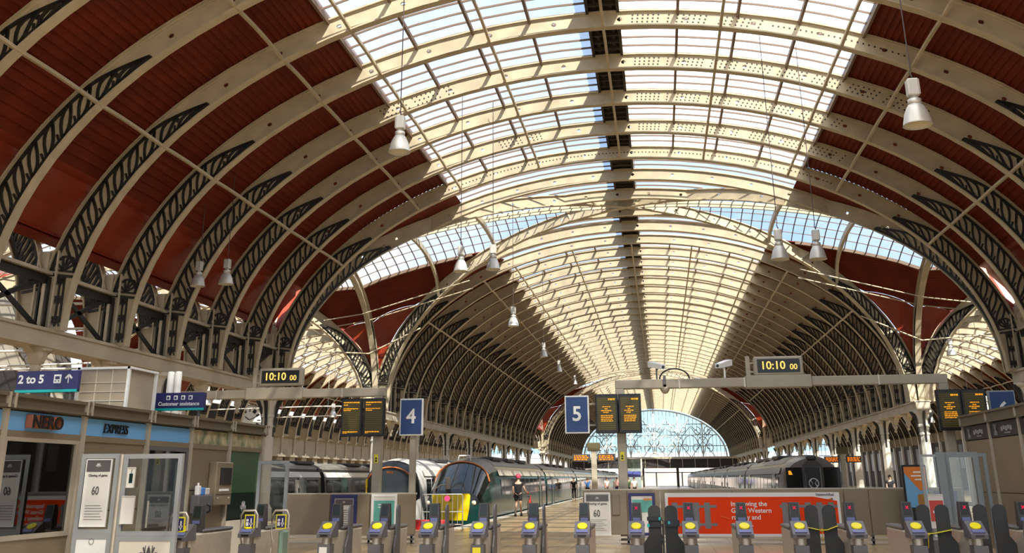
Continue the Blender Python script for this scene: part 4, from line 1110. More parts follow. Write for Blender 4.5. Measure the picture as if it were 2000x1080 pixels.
m = MB(); m.box(.16, .172, -.2, .2, -.13, -.09); m.build('label_strip', M_LETTER, t)
m = MB(); m.box(.16, .168, -.34, .34, -.19, -.175); m.build('seam', M_DKGREY, t)
for y in (-.24, .24):
    m = MB(); m.disc((.165, y, -.25), .018, 8, 'x', .01); m.build('lock', M_STEEL, t)
t = thing('hygiene_station', 'dark wall box with hand gel bottle and blue packet on its top', 'hygiene station', (-6.94, 17.62, 1.30))
m = MB(); m.bbox(-.02, .14, -.30, .26, -.14, .16, .01); m.build('case', M_GATEGREY, t)
m = MB(); m.tube([(.14, .05, .02), (.20, .05, -.02), (.20, .05, -.10), (.15, .05, -.13)], .02, 6); m.build('nozzle', M_BLACK, t)
for y, w, h, mm, nm, lb in ((-.20, .055, .16, M_LETTER, 'gel_bottle', 'white gel bottle standing on the dark wall box'), (-.04, .075, .13, mat('packet_blue', (.07,.22,.62), .4), 'wipe_packet', 'blue packet standing on the dark wall box'), (.13, .085, .12, M_PAPER, 'paper_packet', 'white packet standing on the dark wall box beside the blue one')):
    m = MB(); m.bbox(-.04, .04, -w, w, 0, h, .015)
    if nm == 'gel_bottle': m.lathe([(.02, h), (.02, h+.05)], 8)
    o = m.build(nm, mm, None); o.location = (-6.88, 17.62+y, 1.461); tag(o, lb, 'bottle' if nm == 'gel_bottle' else 'packet')
t = thing('air_conditioner', 'beige slatted air conditioning box with white corner frame on the kiosk roof', 'air conditioner', (-8.67, 17.5, 2.785))
m = MB(); m.box(-.46, .46, -.48, .48, .12, .84); m.build('casing', mat('beige_casing', (.44,.37,.27), .6, var=.1), t)
m = MB()
for i in range(1, 4): m.box(-.44, .44, -.495, -.48, .12+.16*i, .13+.16*i)
for i in range(1, 3): m.box(-.46+.31*i, -.45+.31*i, -.495, -.48, .12, .84)
m.build('panel_seam', M_CREAMPANEL, t)
m = MB()
for x in (-.5, .46): m.box(x, x+.05, -.53, -.48, 0, .88); m.box(x, x+.05, .48, .53, 0, .88)
m.box(-.52, .52, -.53, .53, .84, .88); m.build('corner_frame', M_LETTER, t)
t = thing('vent_pipes', 'pair of white upright pipes on the kiosk roof behind the assistance sign', 'pipes', (-8.56, 19.5, 2.785))
for x in (-.08, .08):
    m = MB(); m.lathe([(.07, 0), (.07, 1.0), (.06, 1.04), (0, 1.05)], 14, c=(x, 0, 0)); m.build('pipe', M_LETTER, t)
t = thing('roof_rail', 'white guard rail on the kiosk roof beside the air conditioning box', 'rail', (-9.3, 19.6, 2.785))
m = MB()
for z in (.12, .26): m.bar((-.1,0,z),(.75,.3,z),.025)
for f in (0, .5, 1): m.bar((-.1+.85*f,.3*f,0),(-.1+.85*f,.3*f,.28),.025)
m.build('rail_frame', M_LETTER, t)

def east_shop():
    t = thing('shop_kiosk', 'bronze clad shop at right edge with dark scissors posters along its top', 'kiosk', (9.2, 0, 0))
    ys = [28.75, 26.55, 24.4, 22.2, 20.0, 17.8, 15.6]
    m = MB(); m.box(.06, 3.4, 15.6, 28.7, 0, 2.9); m.build('body', M_INTERIOR, t)
    m = MB(); m.box(-.10, 3.5, 15.5, 28.85, 3.17, 3.22); m.box(-.06, .02, 15.5, 28.8, 2.98, 3.17); m.box(-.08, 3.45, 15.5, 28.82, 2.94, 2.98); m.build('cornice', mat('bronze_dark', (.16,.13,.09), .5, metal=.3), t)
    for a, b in zip(ys[:-1], ys[1:]):
        m = MB(); m.box(-.05, .06, a-.05, a+.03, 0, 2.96); m.box(-.09, -.05, a-.04, a+.02, 2.96, 3.2); m.build('mullion', M_GANTRY, t)
        m = MB(); m.box(-.01, .05, b+.03, a-.05, 2.58, 2.92); f = m.build('poster_panel', mat('dark_poster', (.02,.014,.02), .4), t)
        p = MB(); ym = (a+b)/2
        for s in (-1, 1):
            p.bar((-.016, ym+.62+s*.06, 2.62+.05), (-.016, ym+.62-s*.09, 2.88), .012, .03, up=(1,0,0)); 
            p.tube([(-.016, ym+.62+s*.06+.04*cos(q*pi/4), 2.66+.04*sin(q*pi/4)) for q in range(9)], .010, 4)
        for j in range(5): p.box(-.02, -.012, ym-.55+j*.16, ym-.43+j*.16, 2.70+.03*(j % 2), 2.80+.02*(j % 2))
        for j in range(3): p.box(-.02, -.012, ym-.40+j*.14, ym-.30+j*.14, 2.64, 2.67)
        p.build('print', M_FRAMEGREY, f)
        for z0, z1 in ((1.32, 2.56), (0, 1.305)):
            m = MB(); m.box(0, .05, b+.03, a-.05, z0, z1); m.build('cladding_panel', M_CLADDING, t)
    m = MB(); m.box(.06, 3.4, 28.7, 28.76, 0, 2.92); m.build('end_panel', M_CLADDING, t)
east_shop()

# ---------------------------------------------------------------- glazed enclosures
def framed(t, x0, x1, z0, z1, y, w=.06, name='frame', glass=True, fm=M_FRAMEGREY):
    m = MB(); m.box(x0, x0+w, y-.03, y+.03, z0, z1); m.box(x1-w, x1, y-.03, y+.03, z0, z1); m.box(x0+w, x1-w, y-.03, y+.03, z1-w, z1); m.box(x0+w, x1-w, y-.03, y+.03, z0, z0+w)
    f = m.build(name, fm, t)
    if glass:
        m = MB(); m.box(x0+w, x1-w, y-.005, y+.005, z0+w, z1-w); m.build('pane', M_CLEARPANE, f)
    return f
t = thing('glazed_enclosure', 'grey framed glass enclosure with white lower panels left of the gates', 'glass screen', (0, 13.1, 0))
framed(t, -6.62, -6.07, 1.04, 2.06, .10); framed(t, -6.62, -6.07, 0, 1.039, .10, glass=False)
m = MB(); m.box(-6.56, -6.13, .08, .12, .06, .98); p = m.build('white_panel', M_LETTER, t); gwr(p, -6.34, .07, .70, .13, M_INK)
m = MB(); m.tube([(-6.34+.035*cos(q*pi/6), .07, .95+.035*sin(q*pi/6)) for q in range(13)], .003, 4); m.build('ring_mark', M_INK, p)
framed(t, -5.95, -5.12, 1.02, 2.05, 0); framed(t, -5.95, -5.12, 0, 1.019, 0, glass=False)
m = MB(); m.box(-5.89, -5.18, -.02, .02, .06, .96); p = m.build('white_panel', M_CREAMPANEL, t); gwr(p, -5.47, -.03, .80, .17, M_INK)
m = MB(); m.tube([(-6.01,.04,0),(-6.01,.04,2.05)], .035, 8); m.build('corner_post', M_STEEL, t)
p = poster_frame(-6.53, -6.16, 1.13, 1.99, 13.17, M_LETTER, 'white notice reading Closing of gates 60 in the glazed enclosure at left', .012)
panel(p, 'heading_band', M_INK, -6.52, -6.17, 1.83, 1.98, -.016, .006); gwr(p, -6.35, -.026, 1.91, .045, M_LETTER)
txt('Closing of gates', .043, M_INK, p, -6.345, -.018, 1.78); txt('60', .15, M_INK, p, -6.36, -.018, 1.58, sx=.7)
m = MB()
for i in range(6): m.box(-6.48, -6.22-.02*(i % 3), -.02, -.016, 1.22+i*.035, 1.226+i*.035)
m.build('print', M_RAILGREY, p)
p = poster_frame(-5.86, -5.75, 1.62, 1.88, 13.05, M_PAPER, 'small upright notice with dark figure inside the enclosure glass', .008)
m = MB(); m.box(-5.83, -5.78, -.02, -.014, 1.68, 1.80); m.bar((-5.805,-.017,1.80),(-5.80,-.017,1.85),.008,.006); m.build('print', M_DKGREEN, p)
p = poster_frame(-5.93+.03, -5.72, 1.17, 1.52, 13.06, M_PAPER, 'white paper sheet hanging low inside the enclosure glass', .008)
t = thing('glass_screen', 'narrow grey framed glass screen behind the wide gate near the green window', 'glass screen', (0, 19.1, 0)); framed(t, -6.47, -5.86, 0, 2.06, 0, .06)
m = MB()
for x in (-6.44, -5.89): m.box(x-.05, x+.05, -.08, .08, 0, .03)
m.build('foot_plate', M_GATEGREY, t)
t = thing('glazed_enclosure', 'slate grey framed glass enclosure at right before the bronze shop', 'glass screen', (0, 22, 0))
MF = mat('slate_frame', (.20,.23,.24), .45)
framed(t, 6.38, 6.82, .5, 2.12, 0, .05, fm=M_FRAMEGREY); m = MB(); m.box(6.70, 6.86, -.06, .06, 0, 2.16); m.build('corner_post', MF, t)
framed(t, 6.86, 7.52, .0, 2.16, .05, .10, fm=MF); framed(t, 7.52, 7.74, .0, 2.14, .25, .07, fm=MF, glass=False)
m = MB(); m.box(6.39, 6.69, -.03, .03, 0, .5); m.build('lower_panel', M_GATEGREY, t)
p = poster_frame(6.43, 6.72, .72, 1.36, 21.95, M_PAPER, 'red and white notice in the right glass enclosure', .01); panel(p, 'red_field', mat('notice_red', (.55,.06,.04), .5), 6.44, 6.71, .85, 1.24, -.016, .006)
m = MB(); m.box(6.50, 6.68, -.03, -.022, 1.00, 1.05); m.box(6.52, 6.68, -.03, -.022, .90, .93); m.build('print', M_LETTER, p)
p = poster_frame(8.28, 8.86, .4, 1.32, 28.99, M_NAVY, 'navy framed poster on the right end of the barrier, behind the glass', .08); panel(p, 'teal_field', M_MINT, 8.37, 8.77, .95, 1.12, -.016, .006)
t = thing('advert_board', 'black framed orange and blue advert board at the right end of the barrier', 'advert', (7.62, 28.0, 0))
m = MB(); m.bbox(-.30, .30, -.06, .06, .1, 1.98, .02); m.box(-.34, .34, -.15, .15, 0, .1); m.build('case', M_BLACK, t)
m = MB(); m.box(-.26, .26, -.075, -.06, .95, 1.93); f = m.build('sheet', mat('advert_blue', (.16,.40,.66), .4), t)
m = MB(); m.prism([(-.26,1.93),(.26,1.93),(.26,1.38),(.08,1.36),(-.26,1.78)], -.085, -.075); m.build('orange_field', mat('advert_orange', (.72,.20,.02), .4), f)
m = MB()
for z, a, b in ((1.80,-.04,.18),(1.71,-.10,.20),(1.62,-.02,.16)): m.box(a, b, -.092, -.085, z-.018, z+.018)
m.build('print', M_LETTER, f)
m = MB(); m.prism([(.0,1.02),(.22,1.02),(.22,1.22),(.19,1.27),(.03,1.27),(.0,1.22)], -.092, -.082); m.build('jar_picture', mat('jar_amber', (.36,.17,.03), .4), f)

# ---------------------------------------------------------------- crowd barrier, buffer stop
t = thing('crowd_barrier', 'galvanised crowd barrier with upright bars before the yellow train nose', 'barrier', (-6.50, 36.3, 0), .12)
m = MB(); m.tube([(-.72,0,.10),(-.72,0,1.16),(-.68,0,1.2),(.68,0,1.2),(.72,0,1.16),(.72,0,.10)], .022, 8); m.tube([(-.72,0,.62),(.72,0,.62)], .018, 6); m.tube([(-.72,0,.2),(.72,0,.2)], .018, 6); m.build('frame', M_GALV, t)
for i in range(1, 8):
    m = MB(); m.tube([(-.72+.18*i,0,.2),(-.72+.18*i,0,1.2)], .012, 6); m.build('bar', M_GALV, t)
for x in (-.72, .72):
    m = MB(); m.tube([(x,-.28,.02),(x,0,.14),(x,.28,.02)], .022, 6); m.build('foot', M_GALV, t)
m = MB(); m.disc((-6.42+.1, 36.27, 1.06), .10, 16, 'y', .03); o = m.build('marker_disc', mat('pink_disc', (.75,.06,.20), .5), None); tag(o, 'round pink disc hanging on the crowd barrier', 'marker')
t = thing('buffer_stop', 'red buffer beam at the track end under the yellow train nose', 'buffer stop', (-8.0, 38.2, 0))
m = MB(); m.bbox(-1.25, 1.25, 0, .35, -.45, .28, .04); m.build('beam', mat('buffer_red', (.62,.02,.02), .45), t)
for x in (-.85, .85):
    m = MB(); m.lathe([(.14,0),(.14,.30),(.24,.31),(.24,.36)], 12); m.xf(Matrix.Translation((x, .35, -.1)) @ Matrix.Rotation(-pi/2, 4, 'X')); m.build('buffer', M_DKGREY, t)
    m = MB(); m.box(x-.12, x+.12, .05, .30, -1.2, -.45); m.build('post', M_DKGREY, t)

# ================================================================ TRAINS
PROF = [(1.18,-.72),(1.31,-.45),(1.355,-.1),(1.37,.35),(1.365,.9),(1.34,1.35),(1.29,1.75),(1.20,2.06),(1.05,2.30),(.82,2.49),(.55,2.61),(.28,2.68),(0,2.70)]
FULL = PROF + [(-x, z) for x, z in PROF[-2::-1]]
def sect(y, ws=1.0, ztop=2.70, zb=-.72):
    return [(x*ws, y, zb+(z+.72)*(ztop-zb)/3.42) for x, z in FULL]
def nose_sections(y0, st):
    out = []
    for i in range(len(st)-1):
        for k in range(4):
            f = k/4; a, b = st[i], st[i+1]; out.append([a[q]+(b[q]-a[q])*f for q in range(3)])
    out.append(list(st[-1]))
    return [(y0+u, w, zt) for u, w, zt in out]
def train(name, lab, x, y0, st, body, roof, cars, carlen, glassband=(.95,1.72), front=None, side=1):
    t = thing(name, lab, 'train', (x, y0, 0)); secs = nose_sections(0, st); ns = len(secs); N = len(FULL)
    rings = [sect(u, w, zt) for u, w, zt in secs]
    def region(cond):
        m = MB()
        for i in range(ns-1):
            for j in range(N-1):
                if cond(secs[i][0], j/(N-2)): m.add([rings[i][j], rings[i][j+1], rings[i+1][j+1], rings[i+1][j]], [(0,1,2,3)], True)
        m.weld = True
        return m
    parts = front(t, secs, rings, region)
    g = M_BLACK
    ya = secs[-1][0]
    for c in range(cars):
        yb = y0_ = (carlen if c == 0 else carlen*(c+1)); 
        a = ya if c == 0 else carlen*c+.35
        m = MB(); ra, rb = sect(a), sect(yb-.35)
        k = 4 if roof is None else 0
        m.loft([ra, rb], caps=True, closed=True, smooth=True); car = m.build('car_body', body, t)
        if roof is not None:
            m = MB(); q = [(p[0]*1.004, p[2]+.012) for p in ra[8:17]]
            m.loft([[(px, y, pz) for px, pz in q] for y in (a, yb-.35)], closed=False); m.build('roof_panel', roof, car)
        for s in (-1, 1):
            m = MB(); xw = 1.366
            y = a+1.6 if c else a+.5
            dy = [carlen*c+3.6, carlen*(c+1)-4.2]
            wstart = max(a+.4, carlen*c+.8)
            m.add([(s*1.367, wstart, glassband[0]), (s*1.367, yb-.9, glassband[0]), (s*1.312, yb-.9, glassband[1]), (s*1.312, wstart, glassband[1])], [(0,1,2,3)])
            m.v = [(v[0]+s*.012, v[1], v[2]) for v in m.v]; wb = m.build('window_band', M_TRAINGLASS, car)
            m = MB(); n = int((yb-.9-wstart)/2.0)
            for i in range(n): 
                yy = wstart+1.0+2.0*i; m.add([(s*1.385,yy,glassband[0]),(s*1.385,yy+.14,glassband[0]),(s*1.330,yy+.14,glassband[1]),(s*1.330,yy,glassband[1])],[(0,1,2,3)])
            m.build('glazing_bar', body, wb)
            for d in dy:
                if d < wstart+.2: continue
                m = MB(); m.add([(s*1.375, d, -.25), (s*1.385, d+1.3, -.25), (s*1.385, d+1.3, .9), (s*1.375, d, .9)], [(0,1,2,3)]); m.add([(s*1.385, d, .9), (s*1.385, d+1.3, .9), (s*1.315, d+1.3, 1.85), (s*1.315, d, 1.85)], [(0,1,2,3)]); m.box(min(s*1.37,s*1.40), max(s*1.37,s*1.40), d-.05, d, -.3, 1.3); m.box(min(s*1.37,s*1.40), max(s*1.37,s*1.40), d+1.3, d+1.35, -.3, 1.3)
                m.build('door', M_TRAINDOOR, car)
        m = MB()
        for s in (-1, 1): m.add([(s*1.30, a, 1.86), (s*1.30, yb-.35, 1.86), (s*1.17, yb-.35, 2.16), (s*1.17, a, 2.16)], [(0,1,2,3)])
        m.v = [(v[0]*1.012, v[1], v[2]) for v in m.v]; m.build('cantrail_strip', CANT[name], car)
        m = MB(); m.box(-1.1, 1.1, yb-.36, yb+.36, -.4, 2.35); m.build('gangway', M_BLACK, car)
        m = MB(); m.box(-1.2, 1.2, a+.5, yb-1.0, -1.05, -.70)
        for q in (2.5, 5.0, carlen-5.5, carlen-3.0):
            if carlen*c+q > a+.3:
                for s in (-1, 1): m.disc((s*.75, carlen*c+q, -.75), .42, 14, 'x', .12)
        m.build('underframe', M_BLACK, car)
        for q in range(3):
            m = MB(); m.bbox(-.75, .75, carlen*c+7+q*5, carlen*c+10+q*5, 2.60, 2.78, .05); m.build('roof_unit', M_DKGREY, car)
    return t
M_TRAINGLASS = mat('train_glass', (0.012, 0.016, 0.016), 0.06)
M_TRAINDOOR = mat('train_door', (0.02, 0.05, 0.042), 0.15)
M_TGREEN = mat('train_green', (0.006, 0.042, 0.036), 0.16)
M_TROOF = mat('train_roof', (0.16, 0.145, 0.12), 0.45, var=.15)
M_TYELLOW = mat('train_yellow', (0.85, 0.60, 0.0), 0.35)
M_TWHITE = mat('train_white', (0.66, 0.64, 0.60), 0.35)
M_TSTRIP = mat('train_strip', (0.55, 0.50, 0.40), 0.35)
M_TBROWN = mat('train_taupe', (0.14, 0.12, 0.105), 0.32)
M_TDARK = mat('train_dark', (0.03, 0.03, 0.03), 0.3)
M_AMBERDEEP = mat('amber_deep', (.4,.13,.0), .5, emit=(1.0,.22,.01), estr=.55)
M_TORANGE = mat('train_orange', (0.62, 0.19, 0.05), 0.4)
CANT = {'intercity_train': M_TSTRIP, 'commuter_train': M_TWHITE, 'suburban_train': M_TBROWN, 'local_train': M_TWHITE}
def front_green(t, secs, rings, region):
    top = lambda p: abs(p-.5)
    region(lambda u, p: not (u < .44 and top(p) < .27) and not (.44 <= u < 2.6 and top(p) < .255) and not (u >= 2.6 and top(p) < .20)).build('nose_shell', M_TGREEN, t)
    region(lambda u, p: u < .44 and top(p) < .27).build('screen_surround', M_BLACK, t)
    region(lambda u, p: .44 <= u < 2.6 and top(p) < .255).build('windscreen', M_TRAINGLASS, t)
    region(lambda u, p: u >= 2.6 and top(p) < .20).build('roof_shell', M_TROOF, t)
    m = MB(); m.add(rings[0], [tuple(range(len(rings[0])))]); m.build('nose_cap', M_TGREEN, t)
    m = MB(); m.loft([[(-.72,-.02,.0),(.72,-.02,.0),(.72,.05,.0),(-.72,.05,.0)], [(-.82,-.06,.45),(.82,-.06,.45),(.82,.05,.45),(-.82,.05,.45)], [(-.86,-.03,1.0),(.86,-.03,1.0),(.86,.05,1.0),(-.86,.05,1.0)], [(-.80,.05,1.10),(.80,.05,1.10),(.80,.10,1.10),(-.80,.10,1.10)]], caps=True); y = m.build('yellow_panel', M_TYELLOW, t)
    gwr(y, 0, -.075, .82, .11, M_INK)
    i = next(k for k, s in enumerate(secs) if s[0] >= 2.6)
    m = MB(); m.tube([Vector(rings[i][j])+Vector((0,-.02,.02)) for j in range(6, 19)], .035, 5); m.build('orange_trim', M_TORANGE, t)
    m = MB(); m.tube([(-.75,.10,1.02),(-.75,.14,1.30),(-.55,.35,1.46),(-.3,.40,1.46)], .03, 5); m.bbox(-.36,-.14,.42,.52,1.25,1.80,.04); m.build('wiper', M_GANTRY, t)
    m = MB(); m.tube([(-.30,3.1,2.54),(-.24,3.05,2.76),(.24,3.05,2.76),(.30,3.1,2.54)], .035, 6); m.build('roof_handle', M_LETTER, t)
    for s in (-1, 1):
        m = MB(); m.lathe([(.0,0),(.10,0),(.10,.04),(0,.05)], 12); m.xf(Matrix.Translation((s*1.02, .03, .72)) @ Matrix.Rotation(pi/2, 4, 'X')); m.build('headlamp', M_LAMPIN, t)
    m = MB(); m.box(-.5, .5, -.14, .02, -.68, -.1); m.build('coupler_cover', M_BLACK, t)
train('intercity_train', 'dark green train with yellow nose and grey roof at the platform under the 4 sign', -8.0, 45.2,
      [(0,.80,1.06),(.18,.88,1.16),(.45,.92,1.30),(2.6,1.0,2.46),(4.0,1.0,2.66),(5.4,1.0,2.70)], M_TGREEN, M_TROOF, 6, 26, front=front_green)
def front_white(t, secs, rings, region):
    top = lambda p: abs(p-.5)
    region(lambda u, p: not (u < .55 and top(p) < .335)).build('nose_shell', M_TWHITE, t)
    region(lambda u, p: u < .55 and top(p) < .335).build('black_mask', M_BLACK, t)
    m = MB(); m.add(rings[0], [tuple(range(len(rings[0])))]); m.build('nose_cap', M_BLACK, t)
    m = MB(); r = rings[0]; m.add([(r[j][0]*.86, r[j][1]-.012, r[j][2]-.16) for j in range(5, 20)], [tuple(range(15))]); m.build('windscreen', M_TRAINGLASS, t)
    m = MB(); m.tube([Vector(r[j])*1.0+Vector((0,-.03,-.03)) for j in range(7, 18)], .035, 5); m.build('orange_trim', M_TORANGE, t)
    m = MB(); m.box(-.16, .16, -.04, -.02, 1.98, 2.08); m.build('destination_display', M_TORANGE, t)
    for s in (-1, 1):
        m = MB(); m.bbox(s*1.12-.05, s*1.12+.05, -.1, .0, 1.35, 1.75, .02); m.box(s*1.12-.03, s*1.12+.03, -.08, -.02, .9, 1.35); m.build('hand_rail', M_TYELLOW, t)
train('commuter_train', 'white train with black windscreen and orange arc beside the green train', -11.62, 48.4,
      [(0,.92,2.30),(.25,.97,2.50),(.55,.99,2.58),(1.6,1.0,2.70)], M_TWHITE, None, 6, 20, front=front_white)
def front_brown(t, secs, rings, region):
    region(lambda u, p: True).build('nose_shell', M_TBROWN, t)
    r = rings[0]; m = MB(); m.add(r, [tuple(range(len(r)))]); m.build('nose_cap', M_TBROWN, t)
    for s in (-1, 1):
        m = MB(); m.bbox(s*.84-.36, s*.84+.36, -.07, -.01, .35, 2.12, .03); m.build('windscreen', M_TRAINGLASS, t)
    m = MB(); m.prism([(-.48,-.3),(-.48,2.0),(-.40,2.25),(-.22,2.4),(.22,2.4),(.40,2.25),(.48,2.0),(.48,-.3)], -.16, -.02); d = m.build('door_surround', M_DKGREY, t)
    m = MB(); m.box(-.34, .34, -.18, -.165, -.2, 2.12); dd = m.build('front_door', M_BLACK, t)
    m = MB(); m.tube([(-.34,-.18,-.2),(-.34,-.18,2.12),(.34,-.18,2.12),(.34,-.18,-.2)], .014, 5); m.build('door_trim', M_STEEL, dd)
    m = MB(); m.tube([(.21*cos(q*pi/12), -.19, 1.42+.21*sin(q*pi/12)) for q in range(25)], .022, 5)
    for s in (-1, 1): m.tube([(s*.15,-.19,1.27),(s*.05,-.19,1.42),(s*.15,-.19,1.57)], .022, 5)
    m.build('roundel', M_LETTER, dd)
    m = MB(); m.prism([(-1.08,1.80),(-.90,1.80),(-.98,1.98),(-1.08,1.98)], -.10, -.06); m.build('side_display', M_AMBER, t)
    m = MB(); m.bbox(-.22, .22, -.1, .7, 2.42, 2.66, .08); m.build('lamp_hood', M_DKGREY, t)
train('suburban_train', 'taupe train with dark front, centre door and white round emblem at right', 8.08, 49.5,
      [(0,.94,2.52),(.35,.97,2.62),(.9,.99,2.68),(1.8,1.0,2.70)], M_TBROWN, M_TROOF, 8, 22.5, front=front_brown)
t = train('local_train', 'dark windowed train with white roof edge standing in the west hall', -20.45, 56.0-22,
      [(0,.92,2.30),(.25,.97,2.50),(.55,.99,2.58),(1.6,1.0,2.70)], M_TDARK, M_TROOF, 3, 20, front=front_white)
t.location.y = 41.0
m = MB(); m.bar((0,8,2.75),(0,9.2,3.4),.06); m.bar((0,9.2,3.4),(0,8.3,4.1),.06); m.box(-.8,.8,8.25,8.35,4.08,4.14); m.bbox(-.5,.5,7.4,9,2.7,2.85,.04); m.build('pantograph', M_BLACK, t)

# ================================================================ PEOPLE
def skin_mesh(name, verts, edges, radii, m, root=0, sub=2):
    me = bpy.data.meshes.new(name); me.from_pydata(verts, edges, []); ob = bpy.data.objects.new('tmp', me); COL.objects.link(ob)
    ob.modifiers.new('skin', 'SKIN'); sv = me.skin_vertices[0].data
    for i, r in enumerate(radii): sv[i].radius = (r, r) if not isinstance(r, tuple) else r
    sv[root].use_root = True
    s = ob.modifiers.new('sub', 'SUBSURF'); s.levels = sub; s.render_levels = sub
    bpy.context.view_layer.update()
    out = bpy.data.meshes.new_from_object(ob.evaluated_get(bpy.context.evaluated_depsgraph_get())); out.name = name
    bpy.data.objects.remove(ob); bpy.data.meshes.remove(me)
    out.materials.clear(); out.materials.append(m)
    for p in out.polygons: p.use_smooth = True
    return out
M_SKIN = mat('skin', (0.55, 0.34, 0.24), 0.55)
def person(lab, x, y, rz, top, legs, hair, stride=.16, arm_r=None, arm_l=None, shoes=M_BLACK, scale=1.0, detail=True, shorts=False, group=None):
    t = thing('person', lab, 'person', (x, y, 0), rz, group); t.scale = (scale,)*3
    s = stride; ar = arm_r or [(.20,.0,1.42),(.25,.02,1.14),(.23,-.08,.90),(.22,-.10,.82)]; al = arm_l or [(-.20,.0,1.42),(-.25,-.03,1.14),(-.23,-.14,.91),(-.22,-.17,.83)]
    legR = [(.09,0,.92),(.11,-s*.6,.52),(.11,s*.4 if s < .1 else s*.9,.10)]; legL = [(-.09,0,.92),(-.11,s*.2,.52),(-.11,-s*.9,.10)]
    V = [(0,0,.98),(0,.01,1.18),(0,.01,1.38),(0,-.01,1.50),(0,-.03,1.60),(0,-.03,1.70)]; Ed = [(0,1),(1,2),(2,3),(3,4),(4,5)]; Rr = [(.15,.11),(.135,.10),(.155,.105),.055,(.075,.09),(.065,.075)]
    def chain(start, pts, rs):
        prev = start
        for p, r in zip(pts, rs): V.append(p); Rr.append(r); Ed.append((prev, len(V)-1)); prev = len(V)-1
        return prev
    for L in (legR, legL):
        e = chain(0, L, (.085, .058, .04)); chain(e, [(L[2][0], L[2][1]-.15, .035)], (.03,))
    for A in (ar, al):
        e = chain(2, A, (.055, .042, .032, .034))
        h = Vector(A[3]); d = (Vector(A[3])-Vector(A[2])).normalized(); sx = 1 if A[0][0] > 0 else -1
        if detail:
            for k, (o, ln) in enumerate(((-.026,.075),(-.009,.085),(.009,.08),(.026,.065))):
                b = h + d*.04 + Vector((0, o, 0)); chain(e, [b, b+d*ln*.55+Vector((-sx*.008,0,0)), b+d*ln+Vector((-sx*.022,0,0))], (.010,.009,.008))
            chain(e, [h+Vector((-sx*.012,-.03,0)), h+Vector((-sx*.025,-.045,0))+d*.035], (.011,.009))
    body = inst('body', skin_mesh('body', V, Ed, Rr, M_SKIN), t)
    # clothing follows the same skeleton, slightly larger
    cv = [(0,0,.90),(0,.01,1.18),(0,.01,1.38),(0,-.005,1.455),(.185,0,1.41),(.225,.01,1.26),(-.185,0,1.41),(-.225,-.01,1.26)]
    cv[5] = tuple(Vector(ar[0])*.45+Vector(ar[1])*.55); cv[7] = tuple(Vector(al[0])*.45+Vector(al[1])*.55); cv[4] = ar[0]; cv[6] = al[0]
    inst('top', skin_mesh('top', cv, [(0,1),(1,2),(2,3),(2,4),(4,5),(2,6),(6,7)], [(.185,.165),(.165,.14),(.175,.13),.075,.075,.06,.075,.06], top), t)
    pv = [(0,0,1.05)]; pe = []; pr = [(.165,.125)]
    for L in (legR, legL):
        k = len(pv); kn = Vector(L[1]); an = Vector(L[2])+Vector((0,0,.05)); hp = Vector(L[0])
        if shorts: pv += [L[0], tuple(hp*.25+kn*.75)]; pe += [(0,k),(k,k+1)]; pr += [.108,.09]
        else: pv += [L[0], L[1], tuple(an)]; pe += [(0,k),(k,k+1),(k+1,k+2)]; pr += [.108,.078,.062]
    inst('shorts' if shorts else 'trousers', skin_mesh('trousers', pv, pe, pr, legs), t)
    for L in (legR, legL):
        a = Vector(L[2]); m = MB(); m.loft([[(a.x-.045, a.y+.09, 0), (a.x+.045, a.y+.09, 0), (a.x+.04, a.y+.08, .09), (a.x-.04, a.y+.08, .09)], [(a.x-.05, a.y-.04, 0), (a.x+.05, a.y-.04, 0), (a.x+.04, a.y-.04, .10), (a.x-.04, a.y-.04, .10)], [(a.x-.05, a.y-.14, 0), (a.x+.05, a.y-.14, 0), (a.x+.045, a.y-.14, .06), (a.x-.045, a.y-.14, .06)], [(a.x-.03, a.y-.20, 0), (a.x+.03, a.y-.20, 0), (a.x+.025, a.y-.19, .035), (a.x-.025, a.y-.19, .035)]], caps=True)
        m.build('shoe', shoes, t)
    # head features: faces -y
    m = MB(); m.lathe([(.0,-.012),(.012,-.006),(.012,.006),(.0,.012)], 8)
    f = MB()
    for ex in (-.03, .03): f.add([(v[0]+ex, v[1]-.107, v[2]+1.665) for v in m.v], m.f)
    f.build('eye', M_INK, t)
    f = MB(); f.loft([[(-.012,-.10,1.66),(.012,-.10,1.66)], [(-.018,-.128,1.625),(.018,-.128,1.625)], [(0,-.10,1.615),(0,-.10,1.615)]], closed=False); f.build('nose', M_SKIN, t)
    f = MB(); f.box(-.025,.025,-.112,-.10,1.585,1.595); f.build('mouth', mat('lip', (.4,.16,.13), .5), t)
    f = MB()
    for ex in (-1, 1): f.cbox((ex*.082, -.02, 1.645), (.014, .035, .055))
    f.build('ear', M_SKIN, t)
    f = MB(); f.lathe([(.088,1.62),(.098,1.67),(.095,1.73),(.07,1.775),(.03,1.795),(0,1.80)], 14, c=(0,0,0), caps=False)
    f.v = [(v[0], v[1]*1.12-.012 + (.02 if v[2] < 1.68 else 0), v[2]) for v in f.v]; f.build('hair', hair, t)
    return t
M_HAIRD = mat('dark_hair', (.03,.02,.015), .6); M_HAIRB = mat('brown_hair', (.13,.07,.035), .6)
M_CBLACK = mat('black_cloth', (.012,.011,.013), .85)
